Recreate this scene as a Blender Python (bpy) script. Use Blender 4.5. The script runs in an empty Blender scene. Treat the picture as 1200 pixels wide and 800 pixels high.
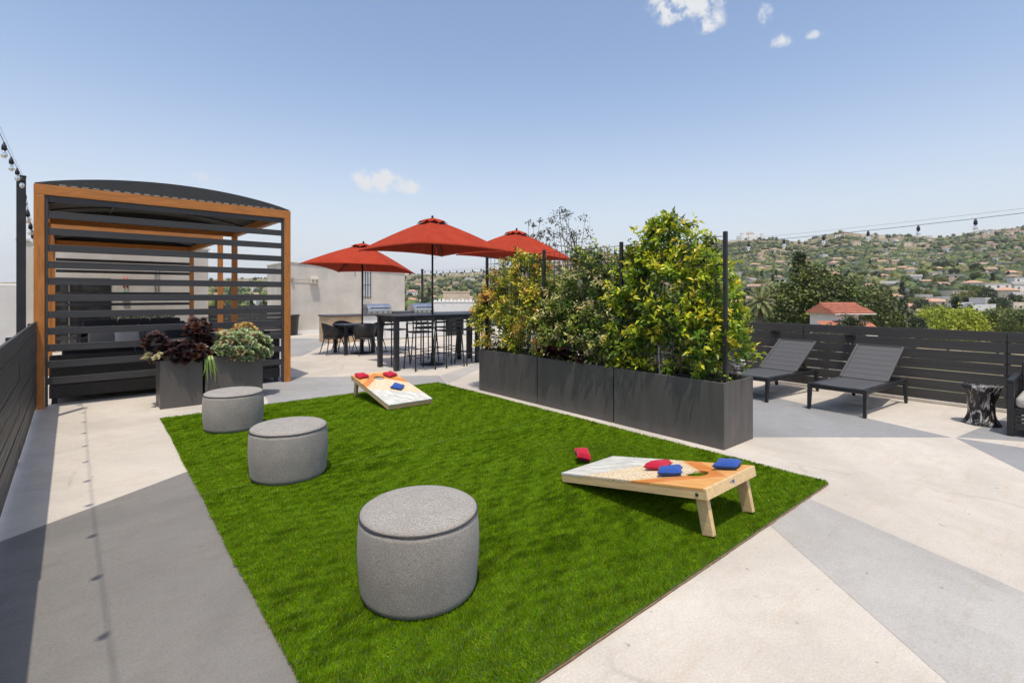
import bpy, math, random
import numpy as np
from mathutils import Vector, Matrix, noise as mnoise

random.seed(7)
rng = np.random.default_rng(7)
scene = bpy.context.scene
COL = scene.collection
R_ = math.radians

# ------------------------------------------------------------------ camera
YAW = math.atan2(487, 582)
cam_d = bpy.data.cameras.new('camera')
cam = bpy.data.objects.new('camera', cam_d)
COL.objects.link(cam)
cam.location = (0, 0, 1.5)
cam.rotation_euler = (R_(90), 0, -YAW)
cam_d.sensor_width = 36
cam_d.lens = 36 * 582 / 1200
cam_d.shift_y = -54 / 1200
cam_d.clip_start = 0.05
cam_d.clip_end = 20000
scene.camera = cam

# ------------------------------------------------------------------ sky
SUN = Vector((-0.185, -0.25, 1)).normalized()
world = bpy.data.worlds.new('World')
scene.world = world
world.use_nodes = True
wn = world.node_tree.nodes
wl = world.node_tree.links
wn.clear()
w_out = wn.new('ShaderNodeOutputWorld')
w_bg = wn.new('ShaderNodeBackground')
w_bg.inputs['Strength'].default_value = 0.132
sky = wn.new('ShaderNodeTexSky')
sky.sky_type = 'NISHITA'
sky.sun_disc = False
sky.sun_elevation = math.asin(SUN.z)
sky.sun_rotation = math.atan2(SUN.x, SUN.y)
sky.altitude = 150
sky.air_density = 1.0
sky.dust_density = 2.2
sky.ozone_density = 1.0
wl.new(w_bg.outputs[0], w_out.inputs[0])


def wmath(op, a, b=None):
    n = wn.new('ShaderNodeMath')
    n.operation = op
    for i, v in enumerate((a, b)):
        if v is None:
            continue
        if isinstance(v, (int, float)):
            n.inputs[i].default_value = v
        else:
            wl.new(v, n.inputs[i])
    return n.outputs[0]


def cam_dir(u, v):
    f = Vector((math.sin(YAW), math.cos(YAW), 0))
    r = Vector((math.cos(YAW), -math.sin(YAW), 0))
    return (f + r * ((u - 600) / 582) + Vector((0, 0, 1)) * ((346 - v) / 582)).normalized()


# small fair-weather clouds: (azimuth/elevation via direction, half sizes in radians, density)
w_tc = wn.new('ShaderNodeTexCoord')
w_ns = wn.new('ShaderNodeTexNoise')
w_ns.inputs['Scale'].default_value = 34
w_ns.inputs['Detail'].default_value = 7
w_ns.inputs['Roughness'].default_value = 0.62
wl.new(w_tc.outputs['Generated'], w_ns.inputs['Vector'])
cloud_sum = None
for (u, v, su, sv, dens) in ((445, 213, .056, .026, 1.5), (488, 220, .024, .026, .85), (243, 209, .045, .018, .75),
                             (275, 219, .035, .012, .22), (812, 0, .062, .042, 1.15), (778, 4, .03, .03, .75),
                             (832, 30, .030, .018, .7), (898, 17, .018, .026, .8), (915, 47, .032, .016, .75),
                             (953, 41, .018, .010, .7),
                             (-300, 120, .1, .03, .8), (1500, 60, .12, .05, .9), (90, -260, .12, .06, .8)):
    c = cam_dir(u, v)
    t1 = c.cross(Vector((0, 0, 1))).normalized()
    t2 = t1.cross(c).normalized()
    comps = []
    for t, sz in ((t1, su), (t2, sv)):
        dn = wn.new('ShaderNodeVectorMath')
        dn.operation = 'DOT_PRODUCT'
        dn.inputs[1].default_value = t / sz
        wl.new(w_tc.outputs['Generated'], dn.inputs[0])
        comps.append(wmath('MULTIPLY', dn.outputs['Value'], dn.outputs['Value']))
    fr = wn.new('ShaderNodeVectorMath')
    fr.operation = 'DOT_PRODUCT'
    fr.inputs[1].default_value = c
    wl.new(w_tc.outputs['Generated'], fr.inputs[0])
    front = wmath('GREATER_THAN', fr.outputs['Value'], 0.2)
    g = wmath('EXPONENT', wmath('MULTIPLY', wmath('ADD', comps[0], comps[1]), -1.2))
    g = wmath('MULTIPLY', wmath('MULTIPLY', g, front), dens)
    cloud_sum = g if cloud_sum is None else wmath('ADD', cloud_sum, g)
cm = wn.new('ShaderNodeMapRange')
cm.interpolation_type = 'SMOOTHSTEP'
cm.inputs['From Min'].default_value = 0.26
cm.inputs['From Max'].default_value = 0.80
wl.new(wmath('MULTIPLY', cloud_sum, wmath('MULTIPLY', wmath('SUBTRACT', w_ns.outputs['Fac'], 0.27), 2.7)), cm.inputs['Value'])
mixc = wn.new('ShaderNodeMix')
mixc.data_type = 'RGBA'
wl.new(cm.outputs[0], mixc.inputs['Factor'])
w_sep = wn.new('ShaderNodeSeparateXYZ')
wl.new(w_tc.outputs['Generated'], w_sep.inputs[0])
zq = wmath('DIVIDE', w_sep.outputs['Z'], 0.235)
hzf = wmath('MULTIPLY', wmath('EXPONENT', wmath('MULTIPLY', wmath('MULTIPLY', zq, zq), -1.0)), 0.88)
mixh = wn.new('ShaderNodeMix')
mixh.data_type = 'RGBA'
wl.new(hzf, mixh.inputs['Factor'])
wl.new(sky.outputs[0], mixh.inputs['A'])
mixh.inputs['B'].default_value = (4.1, 4.28, 4.5, 1)
wl.new(mixh.outputs['Result'], mixc.inputs['A'])
mixc.inputs['B'].default_value = (4.0, 4.1, 4.25, 1)
wl.new(mixc.outputs['Result'], w_bg.inputs['Color'])

# ------------------------------------------------------------------ sun, exposure
sun_d = bpy.data.lights.new('sun', 'SUN')
sun_d.energy = 2.35
sun_d.angle = R_(0.55)
sun_d.color = (1.0, 0.925, 0.80)
sun_o = bpy.data.objects.new('sun', sun_d)
sun_o.rotation_euler = (-SUN).to_track_quat('-Z', 'Y').to_euler()
sun_o.location = (0, 0, 30)
COL.objects.link(sun_o)
scene.view_settings.view_transform = 'Standard'
scene.view_settings.look = 'None'
scene.view_settings.exposure = 0.6
scene.view_settings.gamma = 1
scene.view_settings.use_curve_mapping = False
scene.render.engine = 'CYCLES'


# ------------------------------------------------------------------ materials
def new_mat(name):
    m = bpy.data.materials.new(name)
    m.use_nodes = True
    nt = m.node_tree
    return m, nt, nt.nodes['Principled BSDF']


def N(nt, t, **kw):
    n = nt.nodes.new(t)
    for k, v in kw.items():
        setattr(n, k, v)
    return n


def setin(nt, sock, v):
    if isinstance(v, (int, float)):
        sock.default_value = v
    elif isinstance(v, tuple):
        sock.default_value = v if len(v) != 3 or sock.type == 'VECTOR' else (*v, 1)
    else:
        nt.links.new(v, sock)


def mixrgb(nt, fac, a, b, blend='MIX'):
    n = N(nt, 'ShaderNodeMix', data_type='RGBA', blend_type=blend)
    setin(nt, n.inputs['Factor'], fac)
    setin(nt, n.inputs['A'], a)
    setin(nt, n.inputs['B'], b)
    return n.outputs['Result']


def noise_tex(nt, vec, scale, detail=4, rough=0.55, dist=0.0):
    n = N(nt, 'ShaderNodeTexNoise')
    n.inputs['Scale'].default_value = scale
    n.inputs['Detail'].default_value = detail
    n.inputs['Roughness'].default_value = rough
    n.inputs['Distortion'].default_value = dist
    nt.links.new(vec, n.inputs['Vector'])
    return n


def maprange(nt, val, a, b, c=0.0, d=1.0, smooth=True):
    n = N(nt, 'ShaderNodeMapRange')
    if smooth:
        n.interpolation_type = 'SMOOTHSTEP'
    nt.links.new(val, n.inputs['Value'])
    n.inputs['From Min'].default_value = a
    n.inputs['From Max'].default_value = b
    n.inputs['To Min'].default_value = c
    n.inputs['To Max'].default_value = d
    return n.outputs[0]


def nmath(nt, op, a, b=None):
    n = N(nt, 'ShaderNodeMath', operation=op)
    setin(nt, n.inputs[0], a)
    if b is not None:
        setin(nt, n.inputs[1], b)
    return n.outputs[0]


def bump(nt, bsdf, h, strength=0.2, dist=0.01):
    b = N(nt, 'ShaderNodeBump')
    b.inputs['Strength'].default_value = strength
    b.inputs['Distance'].default_value = dist
    nt.links.new(h, b.inputs['Height'])
    nt.links.new(b.outputs[0], bsdf.inputs['Normal'])


def coords(nt, space='Object', scale=(1, 1, 1)):
    t = N(nt, 'ShaderNodeTexCoord')
    m = N(nt, 'ShaderNodeMapping')
    m.inputs['Scale'].default_value = scale
    nt.links.new(t.outputs[space], m.inputs['Vector'])
    return m.outputs[0]


def pm(name, col, rough=0.6, metal=0.0, var=0.15, scale=6, bmp=0.0, bscale=60, stretch=(1, 1, 1), bdist=0.004, spec=0.5, rvar=0.1):
    """plain procedural material: two-tone noise, roughness variation and fine bump"""
    m, nt, b = new_mat(name)
    v = coords(nt, 'Object', stretch)
    n1 = noise_tex(nt, v, scale, 5, 0.6)
    lo = tuple(max(0, c * (1 - var)) for c in col)
    hi = tuple(min(1, c * (1 + var)) for c in col)
    nt.links.new(mixrgb(nt, maprange(nt, n1.outputs['Fac'], 0.3, 0.7), lo, hi), b.inputs['Base Color'])
    n2 = noise_tex(nt, v, scale * 2.7, 3)
    nt.links.new(maprange(nt, n2.outputs['Fac'], 0.3, 0.7, max(0.03, rough - rvar), min(1, rough + rvar)), b.inputs['Roughness'])
    b.inputs['Metallic'].default_value = metal
    b.inputs['Specular IOR Level'].default_value = spec
    if bmp:
        n3 = noise_tex(nt, v, bscale, 3)
        bump(nt, b, n3.outputs['Fac'], bmp, bdist)
    return m


def concrete(name, col, stain=0.25, crack=True, warm=(0.5, 0.40, 0.27)):
    m, nt, b = new_mat(name)
    v = coords(nt, 'Object')
    big = noise_tex(nt, v, 0.55, 6, 0.62, 0.6)
    mid = noise_tex(nt, v, 3.5, 6, 0.65, 0.4)
    fine = noise_tex(nt, v, 90, 3, 0.6)
    lo = tuple(c * (1 - stain) for c in col)
    hi = tuple(min(1, c * (1 + stain * .35)) for c in col)
    c0 = mixrgb(nt, maprange(nt, big.outputs['Fac'], 0.3, 0.68), lo, hi)
    c1 = mixrgb(nt, maprange(nt, mid.outputs['Fac'], 0.46, 0.74, 0, 0.42), c0, tuple(c * 0.74 for c in col))
    # brushed scuffs in one direction
    v2 = coords(nt, 'Object', (0.6, 6, 1))
    sc = noise_tex(nt, v2, 2.2, 5, 0.7)
    c2 = mixrgb(nt, maprange(nt, sc.outputs['Fac'], 0.52, 0.75, 0, 0.36), c1, tuple(c * w * 1.6 for c, w in zip(col, warm)))
    # specks of dirt
    sp = noise_tex(nt, v, 14, 2, 0.5)
    c3 = mixrgb(nt, maprange(nt, sp.outputs['Fac'], 0.70, 0.77, 0, 0.45), c2, (0.10, 0.08, 0.06))
    if crack:
        vv = coords(nt, 'Object', (1, 1, 1))
        wob = noise_tex(nt, vv, 2.4, 6, 0.7)
        add = N(nt, 'ShaderNodeMix', data_type='VECTOR')
        add.inputs['Factor'].default_value = 0.22
        nt.links.new(vv, add.inputs['A'])
        nt.links.new(wob.outputs['Color'], add.inputs['B'])
        vo = N(nt, 'ShaderNodeTexVoronoi', feature='DISTANCE_TO_EDGE')
        vo.inputs['Scale'].default_value = 0.62
        nt.links.new(add.outputs['Result'], vo.inputs['Vector'])
        gate = noise_tex(nt, v, 0.7, 3, 0.5)
        k = nmath(nt, 'MULTIPLY', maprange(nt, vo.outputs['Distance'], 0.0, 0.012, 1, 0), maprange(nt, gate.outputs['Fac'], 0.52, 0.62, 0, 0.36))
        c3 = mixrgb(nt, k, c3, tuple(c * 0.35 for c in col))
    # trowel clouds and pores
    tw = noise_tex(nt, v, 11, 6, 0.72, 1.2)
    c3 = mixrgb(nt, maprange(nt, tw.outputs['Fac'], 0.32, 0.68, 0.15, 0.0), c3, tuple(c * 0.62 for c in col))
    v4 = coords(nt, 'Object', (5, 0.5, 1))
    sr = noise_tex(nt, v4, 4, 6, 0.75)
    c3 = mixrgb(nt, maprange(nt, sr.outputs['Fac'], 0.60, 0.72, 0, 0.30), c3, tuple(min(1, c * 1.25) for c in col))
    f = mixrgb(nt, 0.28, c3, fine.outputs['Fac'], 'OVERLAY')
    nt.links.new(f, b.inputs['Base Color'])
    nt.links.new(maprange(nt, mid.outputs['Fac'], 0.3, 0.7, 0.62, 0.85), b.inputs['Roughness'])
    b.inputs['Specular IOR Level'].default_value = 0.35
    bump(nt, b, mid.outputs['Fac'], 0.08, 0.02)
    return m


def leaf_mat(name, rough=0.42, trans=0.25, attr='col'):
    m, nt, b = new_mat(name)
    a = N(nt, 'ShaderNodeAttribute', attribute_name=attr)
    v = coords(nt, 'Object')
    n = noise_tex(nt, v, 30, 2)
    c = mixrgb(nt, 0.25, a.outputs['Color'], n.outputs['Color'], 'SOFT_LIGHT')
    nt.links.new(c, b.inputs['Base Color'])
    b.inputs['Roughness'].default_value = rough
    tr = N(nt, 'ShaderNodeBsdfTranslucent')
    nt.links.new(c, tr.inputs['Color'])
    mx = N(nt, 'ShaderNodeMixShader')
    mx.inputs[0].default_value = trans
    nt.links.new(b.outputs[0], mx.inputs[1])
    nt.links.new(tr.outputs[0], mx.inputs[2])
    nt.links.new(mx.outputs[0], nt.nodes['Material Output'].inputs['Surface'])
    return m


def wood(name, col, grain=(1, 14, 14), var=0.3, rough=0.5, scale=3):
    m, nt, b = new_mat(name)
    v = coords(nt, 'Object', grain)
    n = noise_tex(nt, v, scale, 6, 0.65, 0.8)
    lo = tuple(c * (1 - var) for c in col)
    nt.links.new(mixrgb(nt, maprange(nt, n.outputs['Fac'], 0.35, 0.65), lo, col), b.inputs['Base Color'])
    b.inputs['Roughness'].default_value = rough
    bump(nt, b, n.outputs['Fac'], 0.15, 0.003)
    return m


def fabric(name, a, bcol, scale=420, rough=0.95, bmp=0.5):
    m, nt, b = new_mat(name)
    v = coords(nt, 'Object')
    n1 = noise_tex(nt, v, scale * .5, 4, 0.75)
    v2 = coords(nt, 'Object', (1, 1, .25))
    n2 = noise_tex(nt, v2, scale, 3, 0.7)
    v3 = coords(nt, 'Object', (.25, .25, 1))
    n3 = noise_tex(nt, v3, scale, 3, 0.7)
    h = nmath(nt, 'ADD', n2.outputs['Fac'], n3.outputs['Fac'])
    f = maprange(nt, h, 0.76, 1.24)
    c = mixrgb(nt, f, a, bcol)
    lg = noise_tex(nt, v, 7, 3)
    c = mixrgb(nt, maprange(nt, lg.outputs['Fac'], .35, .7, 0, .22), c, a)
    nt.links.new(c, b.inputs['Base Color'])
    b.inputs['Roughness'].default_value = rough
    b.inputs['Specular IOR Level'].default_value = 0.2
    b.inputs['Sheen Weight'].default_value = 0.15
    bump(nt, b, nmath(nt, 'ADD', h, n1.outputs['Fac']), bmp, 0.002)
    return m


M = {}
M['deck'] = concrete('deck concrete cream', (0.550, 0.498, 0.430), 0.20)
M['paint_left'] = concrete('grey floor paint worn', (0.205, 0.194, 0.178), 0.22)
M['paint_right'] = concrete('pale grey floor paint', (0.415, 0.395, 0.365), 0.18, False)
M['paint_blue'] = concrete('blue grey floor paint', (0.275, 0.275, 0.275), 0.14, False)
M['paint_far'] = concrete('grey floor paint far', (0.325, 0.32, 0.315), 0.15, False)
M['stucco'] = pm('pale stucco', (0.56, 0.515, 0.45), 0.9, 0, 0.10, 1.3, 0.35, 40, bdist=0.01)
M['white_wall'] = pm('white wall paint', (0.74, 0.73, 0.71), 0.85, 0, 0.05, 2, 0.1, 40)
M['planter'] = pm('dark grey planter metal', (0.108, 0.099, 0.092), 0.46, 0.2, 0.09, 2.2, 0.05, 30, (3, 3, 0.5))
M['soil'] = pm('potting soil', (0.05, 0.035, 0.022), 0.95, 0, 0.4, 30, 0.8, 60, bdist=0.02)
M['slat'] = pm('charcoal slat paint', (0.046, 0.043, 0.041), 0.55, 0, 0.12, 3, 0.08, 50, (1, 0.1, 5))
M['slat_x'] = pm('charcoal slat paint crosswise', (0.042, 0.041, 0.043), 0.5, 0, 0.2, 3, 0.1, 50, (0.15, 1, 4))
M['black'] = pm('black powder coat', (0.018, 0.018, 0.020), 0.45, 0.1, 0.2, 8)
M['black_post'] = pm('dark grey steel post', (0.03, 0.031, 0.035), 0.42, 0.4, 0.2, 5)
M['timber'] = wood('orange brown wood grain beam', (0.52, 0.19, 0.036), (6, 6, 0.7), 0.28, 0.45, 5)
M['timber_h'] = wood('orange brown wood grain crossbeam', (0.52, 0.19, 0.036), (0.7, 6, 6), 0.28, 0.45, 5)
M['timber_y'] = wood('orange brown wood grain side beam', (0.52, 0.19, 0.036), (6, .7, 6), 0.28, 0.45, 5)
M['pine'] = wood('pale pine', (0.74, 0.53, 0.27), (16, 1.2, 16), 0.22, 0.5, 3)
M['canvas'] = fabric('charcoal canvas', (0.035, 0.036, 0.038), (0.075, 0.077, 0.08), 300)
M['ottoman'] = fabric('grey melange upholstery', (0.17, 0.156, 0.138), (0.47, 0.435, 0.39), 520, bmp=0.6)
M['ottoman_top'] = M['ottoman']
M['piping'] = pm('dark grey piping', (0.05, 0.048, 0.046), 0.8, 0, 0.2, 40)
M['rubber'] = pm('black base cloth', (0.012, 0.012, 0.012), 0.8, 0, 0.2, 20)
M['cushion_black'] = fabric('black cushion cloth', (0.012, 0.012, 0.013), (0.035, 0.035, 0.037), 260)
M['cushion_grey'] = fabric('taupe grey cushion cloth', (0.13, 0.12, 0.11), (0.25, 0.235, 0.22), 260)
M['cushion_beige'] = fabric('beige cushion cloth', (0.30, 0.275, 0.25), (0.50, 0.47, 0.43), 260)
M['wicker'] = pm('black woven wicker', (0.022, 0.021, 0.021), 0.5, 0, 0.5, 60, 0.9, 120, bdist=0.006)
M['red_canopy'] = None
M['steel'] = pm('brushed stainless steel', (0.55, 0.55, 0.55), 0.28, 0.95, 0.1, 4, 0, 60, (0.3, 4, 4))
M['counter_stone'] = pm('dark counter stone', (0.09, 0.09, 0.092), 0.4, 0, 0.2, 12)
M['tan_panel'] = pm('tan board panel', (0.50, 0.36, 0.23), 0.8, 0, 0.15, 3, 0.1, 40, (1, 1, 4))
M['sling'] = None
M['glass_dark'] = None
M['red_cloth'] = fabric('raspberry duck cloth', (0.36, 0.008, 0.028), (0.52, 0.018, 0.05), 420)
M['blue_cloth'] = fabric('royal blue duck cloth', (0.018, 0.055, 0.24), (0.035, 0.10, 0.38), 420)


def sling_mat():
    m, nt, b = new_mat('grey mesh sling')
    v = coords(nt, 'Object')
    n = noise_tex(nt, v, 260, 3)
    nt.links.new(mixrgb(nt, n.outputs['Fac'], (0.045, 0.045, 0.047), (0.095, 0.094, 0.094)), b.inputs['Base Color'])
    b.inputs['Roughness'].default_value = 0.55
    bump(nt, b, n.outputs['Fac'], 0.5, 0.002)
    return m


M['sling'] = sling_mat()


def canopy_mat():
    m, nt, b = new_mat('terracotta red canopy cloth')
    v = coords(nt, 'Object')
    n = noise_tex(nt, v, 5, 4)
    c = mixrgb(nt, maprange(nt, n.outputs['Fac'], .3, .7), (0.335, 0.040, 0.019), (0.385, 0.050, 0.024))
    nt.links.new(c, b.inputs['Base Color'])
    b.inputs['Roughness'].default_value = 0.95
    b.inputs['Specular IOR Level'].default_value = 0.1
    tr = N(nt, 'ShaderNodeBsdfTranslucent')
    nt.links.new(c, tr.inputs['Color'])
    mx = N(nt, 'ShaderNodeMixShader')
    mx.inputs[0].default_value = 0.09
    nt.links.new(b.outputs[0], mx.inputs[1])
    nt.links.new(tr.outputs[0], mx.inputs[2])
    nt.links.new(mx.outputs[0], nt.nodes['Material Output'].inputs['Surface'])
    fn = noise_tex(nt, v, 220, 2)
    bump(nt, b, fn.outputs['Fac'], 0.2, 0.002)
    return m


M['red_canopy'] = canopy_mat()


def glass_mat(name, col, rough, trans=1.0, alpha=1.0):
    m, nt, b = new_mat(name)
    b.inputs['Base Color'].default_value = (*col, 1)
    v = coords(nt, 'Object')
    n = noise_tex(nt, v, 3, 2)
    nt.links.new(maprange(nt, n.outputs['Fac'], .3, .7, rough, rough + .04), b.inputs['Roughness'])
    b.inputs['Transmission Weight'].default_value = trans
    return m


M['bulb'] = glass_mat('clear bulb glass', (0.95, 0.93, 0.88), 0.05, 0.85)
M['glass_dark'] = pm('dark window glass', (0.02, 0.024, 0.028), 0.06, 0, 0.2, 3, spec=0.8, rvar=0.03)
M['stump'] = None


def stump_mat():
    m, nt, b = new_mat('black and white veined stone stump')
    v = coords(nt, 'Object', (1, 1, 0.35))
    n = noise_tex(nt, v, 9, 6, 0.65, 2.2)
    w = maprange(nt, n.outputs['Fac'], 0.50, 0.60)
    c = mixrgb(nt, w, (0.012, 0.011, 0.010), (0.42, 0.40, 0.38))
    nt.links.new(c, b.inputs['Base Color'])
    b.inputs['Roughness'].default_value = 0.25
    bump(nt, b, n.outputs['Fac'], 0.6, 0.02)
    return m


M['stump'] = stump_mat()
M['leaf'] = leaf_mat('glossy leaf', 0.40, 0.33)
M['leaf_far'] = leaf_mat('tree leaf', 0.6, 0.15)
M['turf_leaf'] = leaf_mat('turf blade', 0.6, 0.28)
M['turf_leaf'].node_tree.nodes['Principled BSDF'].inputs['Specular IOR Level'].default_value = 0.06
M['succ'] = leaf_mat('succulent leaf', 0.42, 0.05)
M['bark'] = pm('grey brown bark', (0.14, 0.10, 0.07), 0.9, 0, 0.35, 8, 0.7, 25, (4, 4, 1), bdist=0.02)
M['cane'] = pm('pale plant stake', (0.35, 0.33, 0.30), 0.7, 0, 0.2, 10)
M['turf_back'] = pm('turf backing', (0.045, 0.085, 0.014), 0.95, 0, 0.3, 40)
M['turf_edge'] = pm('brown turf edge', (0.20, 0.12, 0.06), 0.95, 0, 0.3, 30)


# ------------------------------------------------------------------ mesh helpers
class MB:
    def __init__(self):
        self.v, self.f, self.m = [], [], []

    def add(self, vs, fs, mi=0):
        o = len(self.v)
        self.v += [tuple(p) for p in vs]
        self.f += [tuple(i + o for i in f) for f in fs]
        self.m += [mi] * len(fs)
        return self

    def box(self, x0, x1, y0, y1, z0, z1, mi=0, mat=None):
        vs = [Vector((x, y, z)) for z in (z0, z1) for y in (y0, y1) for x in (x0, x1)]
        if mat:
            vs = [mat @ p for p in vs]
        return self.add(vs, [(0, 2, 3, 1), (4, 5, 7, 6), (0, 1, 5, 4), (2, 6, 7, 3), (0, 4, 6, 2), (1, 3, 7, 5)], mi)

    def bar(self, p0, p1, w, h, mi=0, up=(0, 0, 1)):
        p0, p1 = Vector(p0), Vector(p1)
        d = (p1 - p0).normalized()
        up = Vector(up)
        if abs(d.dot(up)) > .98:
            up = Vector((1, 0, 0))
        s = d.cross(up).normalized()
        t = s.cross(d)
        vs = []
        for p in (p0, p1):
            for a, b in ((-1, -1), (1, -1), (1, 1), (-1, 1)):
                vs.append(p + s * a * w / 2 + t * b * h / 2)
        return self.add(vs, [(0, 3, 2, 1), (4, 5, 6, 7), (0, 1, 5, 4), (1, 2, 6, 5), (2, 3, 7, 6), (3, 0, 4, 7)], mi)

    def tube(self, path, r, n=8, mi=0, cap=True):
        path = [Vector(p) for p in path]
        rs = r if isinstance(r, (list, tuple)) else [r] * len(path)
        vs, fs = [], []
        ref = Vector((0.31, 0.2, 0.93)).normalized()
        for i, p in enumerate(path):
            a = path[max(0, i - 1)]
            b = path[min(len(path) - 1, i + 1)]
            d = (b - a).normalized()
            s = d.cross(ref)
            if s.length < 1e-3:
                s = d.cross(Vector((1, 0, 0)))
            s.normalize()
            t = s.cross(d)
            for k in range(n):
                an = 2 * math.pi * k / n
                vs.append(p + (s * math.cos(an) + t * math.sin(an)) * rs[i])
        for i in range(len(path) - 1):
            for k in range(n):
                a, b = i * n + k, i * n + (k + 1) % n
                fs.append((a, a + n, b + n, b))
        if cap:
            fs.append(tuple(range(n)))
            fs.append(tuple(reversed(range((len(path) - 1) * n, len(path) * n))))
        return self.add(vs, fs, mi)

    def lathe(self, prof, n=32, mi=0, c=(0, 0, 0), sx=1.0, sy=1.0):
        vs, fs = [], []
        for (r, z) in prof:
            for k in range(n):
                a = 2 * math.pi * k / n
                vs.append((c[0] + r * math.cos(a) * sx, c[1] + r * math.sin(a) * sy, c[2] + z))
        for i in range(len(prof) - 1):
            for k in range(n):
                a, b = i * n + k, i * n + (k + 1) % n
                fs.append((a, b, b + n, a + n))
        fs.append(tuple(reversed(range(n))))
        fs.append(tuple(range((len(prof) - 1) * n, len(prof) * n)))
        return self.add(vs, fs, mi)

    def prism(self, poly, z0, z1, mi=0):
        n = len(poly)
        vs = [(x, y, z0) for x, y in poly] + [(x, y, z1) for x, y in poly]
        fs = [tuple(reversed(range(n))), tuple(range(n, 2 * n))]
        for i in range(n):
            j = (i + 1) % n
            fs.append((i, j, j + n, i + n))
        return self.add(vs, fs, mi)

    def sheet(self, poly, z, mi=0):
        return self.add([(x, y, z) for x, y in poly], [tuple(range(len(poly)))], mi)

    def mesh(self, name, mats, smooth=False):
        me = bpy.data.meshes.new(name)
        me.from_pydata(self.v, [], self.f)
        if not isinstance(mats, (list, tuple)):
            mats = [mats]
        for m in mats:
            me.materials.append(m)
        if len(mats) > 1:
            me.polygons.foreach_set('material_index', self.m)
        if smooth:
            me.polygons.foreach_set('use_smooth', [True] * len(me.polygons))
        me.update()
        return me

    def build(self, name, mats, parent=None, smooth=False, bevel=0.0, seg=2):
        return link(name, self.mesh(name, mats, smooth), parent, bevel, seg)


def link(name, me, parent=None, bevel=0.0, seg=2):
    o = bpy.data.objects.new(name, me)
    COL.objects.link(o)
    if parent:
        o.parent = parent
    if bevel:
        b = o.modifiers.new('bevel', 'BEVEL')
        b.width = bevel
        b.segments = seg
        b.limit_method = 'ANGLE'
        b.angle_limit = R_(40)
    return o


def tag(o, label, cat, group=None):
    o['label'] = label
    o['category'] = cat
    if group:
        o['group'] = group
    return o


def thing(name, label, cat, loc=(0, 0, 0), rz=0.0, group=None):
    o = bpy.data.objects.new(name, None)
    o.empty_display_size = 0.1
    COL.objects.link(o)
    o.location = loc
    o.rotation_euler = (0, 0, rz)
    return tag(o, label, cat, group)


def struct(o):
    o['kind'] = 'structure'
    return o


def copy_tree(o, parent=None):
    c = o.copy()
    COL.objects.link(c)
    if parent:
        c.parent = parent
    for ch in list(o.children):
        copy_tree(ch, c)
    return c


def np_mesh(name, V, F, mats, col=None, midx=None, smooth=False):
    """V (n,3), F (m,k) numpy"""
    me = bpy.data.meshes.new(name)
    n, (m, k) = len(V), F.shape
    me.vertices.add(n)
    me.vertices.foreach_set('co', V.astype(np.float32).ravel())
    me.loops.add(m * k)
    me.loops.foreach_set('vertex_index', F.astype(np.int32).ravel())
    me.polygons.add(m)
    me.polygons.foreach_set('loop_start', np.arange(0, m * k, k, dtype=np.int32))
    me.polygons.foreach_set('loop_total', np.full(m, k, dtype=np.int32))
    if not isinstance(mats, (list, tuple)):
        mats = [mats]
    for mt in mats:
        me.materials.append(mt)
    if midx is not None:
        me.polygons.foreach_set('material_index', midx.astype(np.int32))
    if smooth:
        me.polygons.foreach_set('use_smooth', np.ones(m, dtype=bool))
    me.update(calc_edges=True)
    if col is not None:
        at = me.color_attributes.new('col', 'FLOAT_COLOR', 'POINT')
        c4 = np.ones((n, 4), dtype=np.float32)
        c4[:, :3] = col
        at.data.foreach_set('color', c4.ravel())
    me.validate()
    return me


def unit(a):
    return a / np.maximum(np.linalg.norm(a, axis=-1, keepdims=True), 1e-9)


def leaf_arrays(P, D, Nn, L, W, C, fold=0.18, droop=0.15, mid=0.45):
    """one folded leaf (4 verts, 2 tris) per row"""
    n = len(P)
    D = unit(D)
    S = unit(np.cross(D, Nn))
    U = unit(np.cross(S, D))
    L = L[:, None]
    W = W[:, None]
    V = np.empty((n, 4, 3))
    V[:, 0] = P
    V[:, 1] = P + D * L * mid - S * W / 2 + U * W * fold
    V[:, 2] = P + D * L - U * L * droop
    V[:, 3] = P + D * L * mid + S * W / 2 + U * W * fold
    b = np.arange(n)[:, None] * 4
    F = np.concatenate([b + np.array([[0, 1, 2]]), b + np.array([[0, 2, 3]])])
    return V.reshape(-1, 3), F, np.repeat(C, 4, axis=0)


def rand_unit(n):
    return unit(rng.normal(size=(n, 3)))


def pillow(w, d, h, n=8, pinch=0.75, z0=0.0, wob=0.0):
    """puffed square bag, closed: returns verts, faces"""
    vs, fs = [], []
    for side in (1, -1):
        o = len(vs)
        for j in range(n + 1):
            for i in range(n + 1):
                x, y = 2 * i / n - 1, 2 * j / n - 1
                t = max(0, (1 - x ** 4)) * max(0, (1 - y ** 4))
                t = t ** 0.5
                k = 1 - 0.09 * (1 - abs(x) ** 2) * (abs(y) ** 3) - 0.0
                k2 = 1 - 0.09 * (1 - abs(y) ** 2) * (abs(x) ** 3)
                z = side * h / 2 * t * (1 + wob * math.sin(3.1 * x + 1.3) * math.cos(2.7 * y))
                vs.append((x * w / 2 * k2, y * d / 2 * k, z0 + h / 2 + z))
        for j in range(n):
            for i in range(n):
                a = o + j * (n + 1) + i
                q = (a, a + 1, a + n + 2, a + n + 1)
                fs.append(q if side > 0 else tuple(reversed(q)))
    return vs, fs


def soft_box(x0, x1, y0, y1, z0, z1, name, mat, parent, r=0.05):
    o = MB().box(x0, x1, y0, y1, z0, z1).build(name, mat, parent, True)
    b = o.modifiers.new('bevel', 'BEVEL')
    b.width = r
    b.segments = 4
    return o


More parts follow.
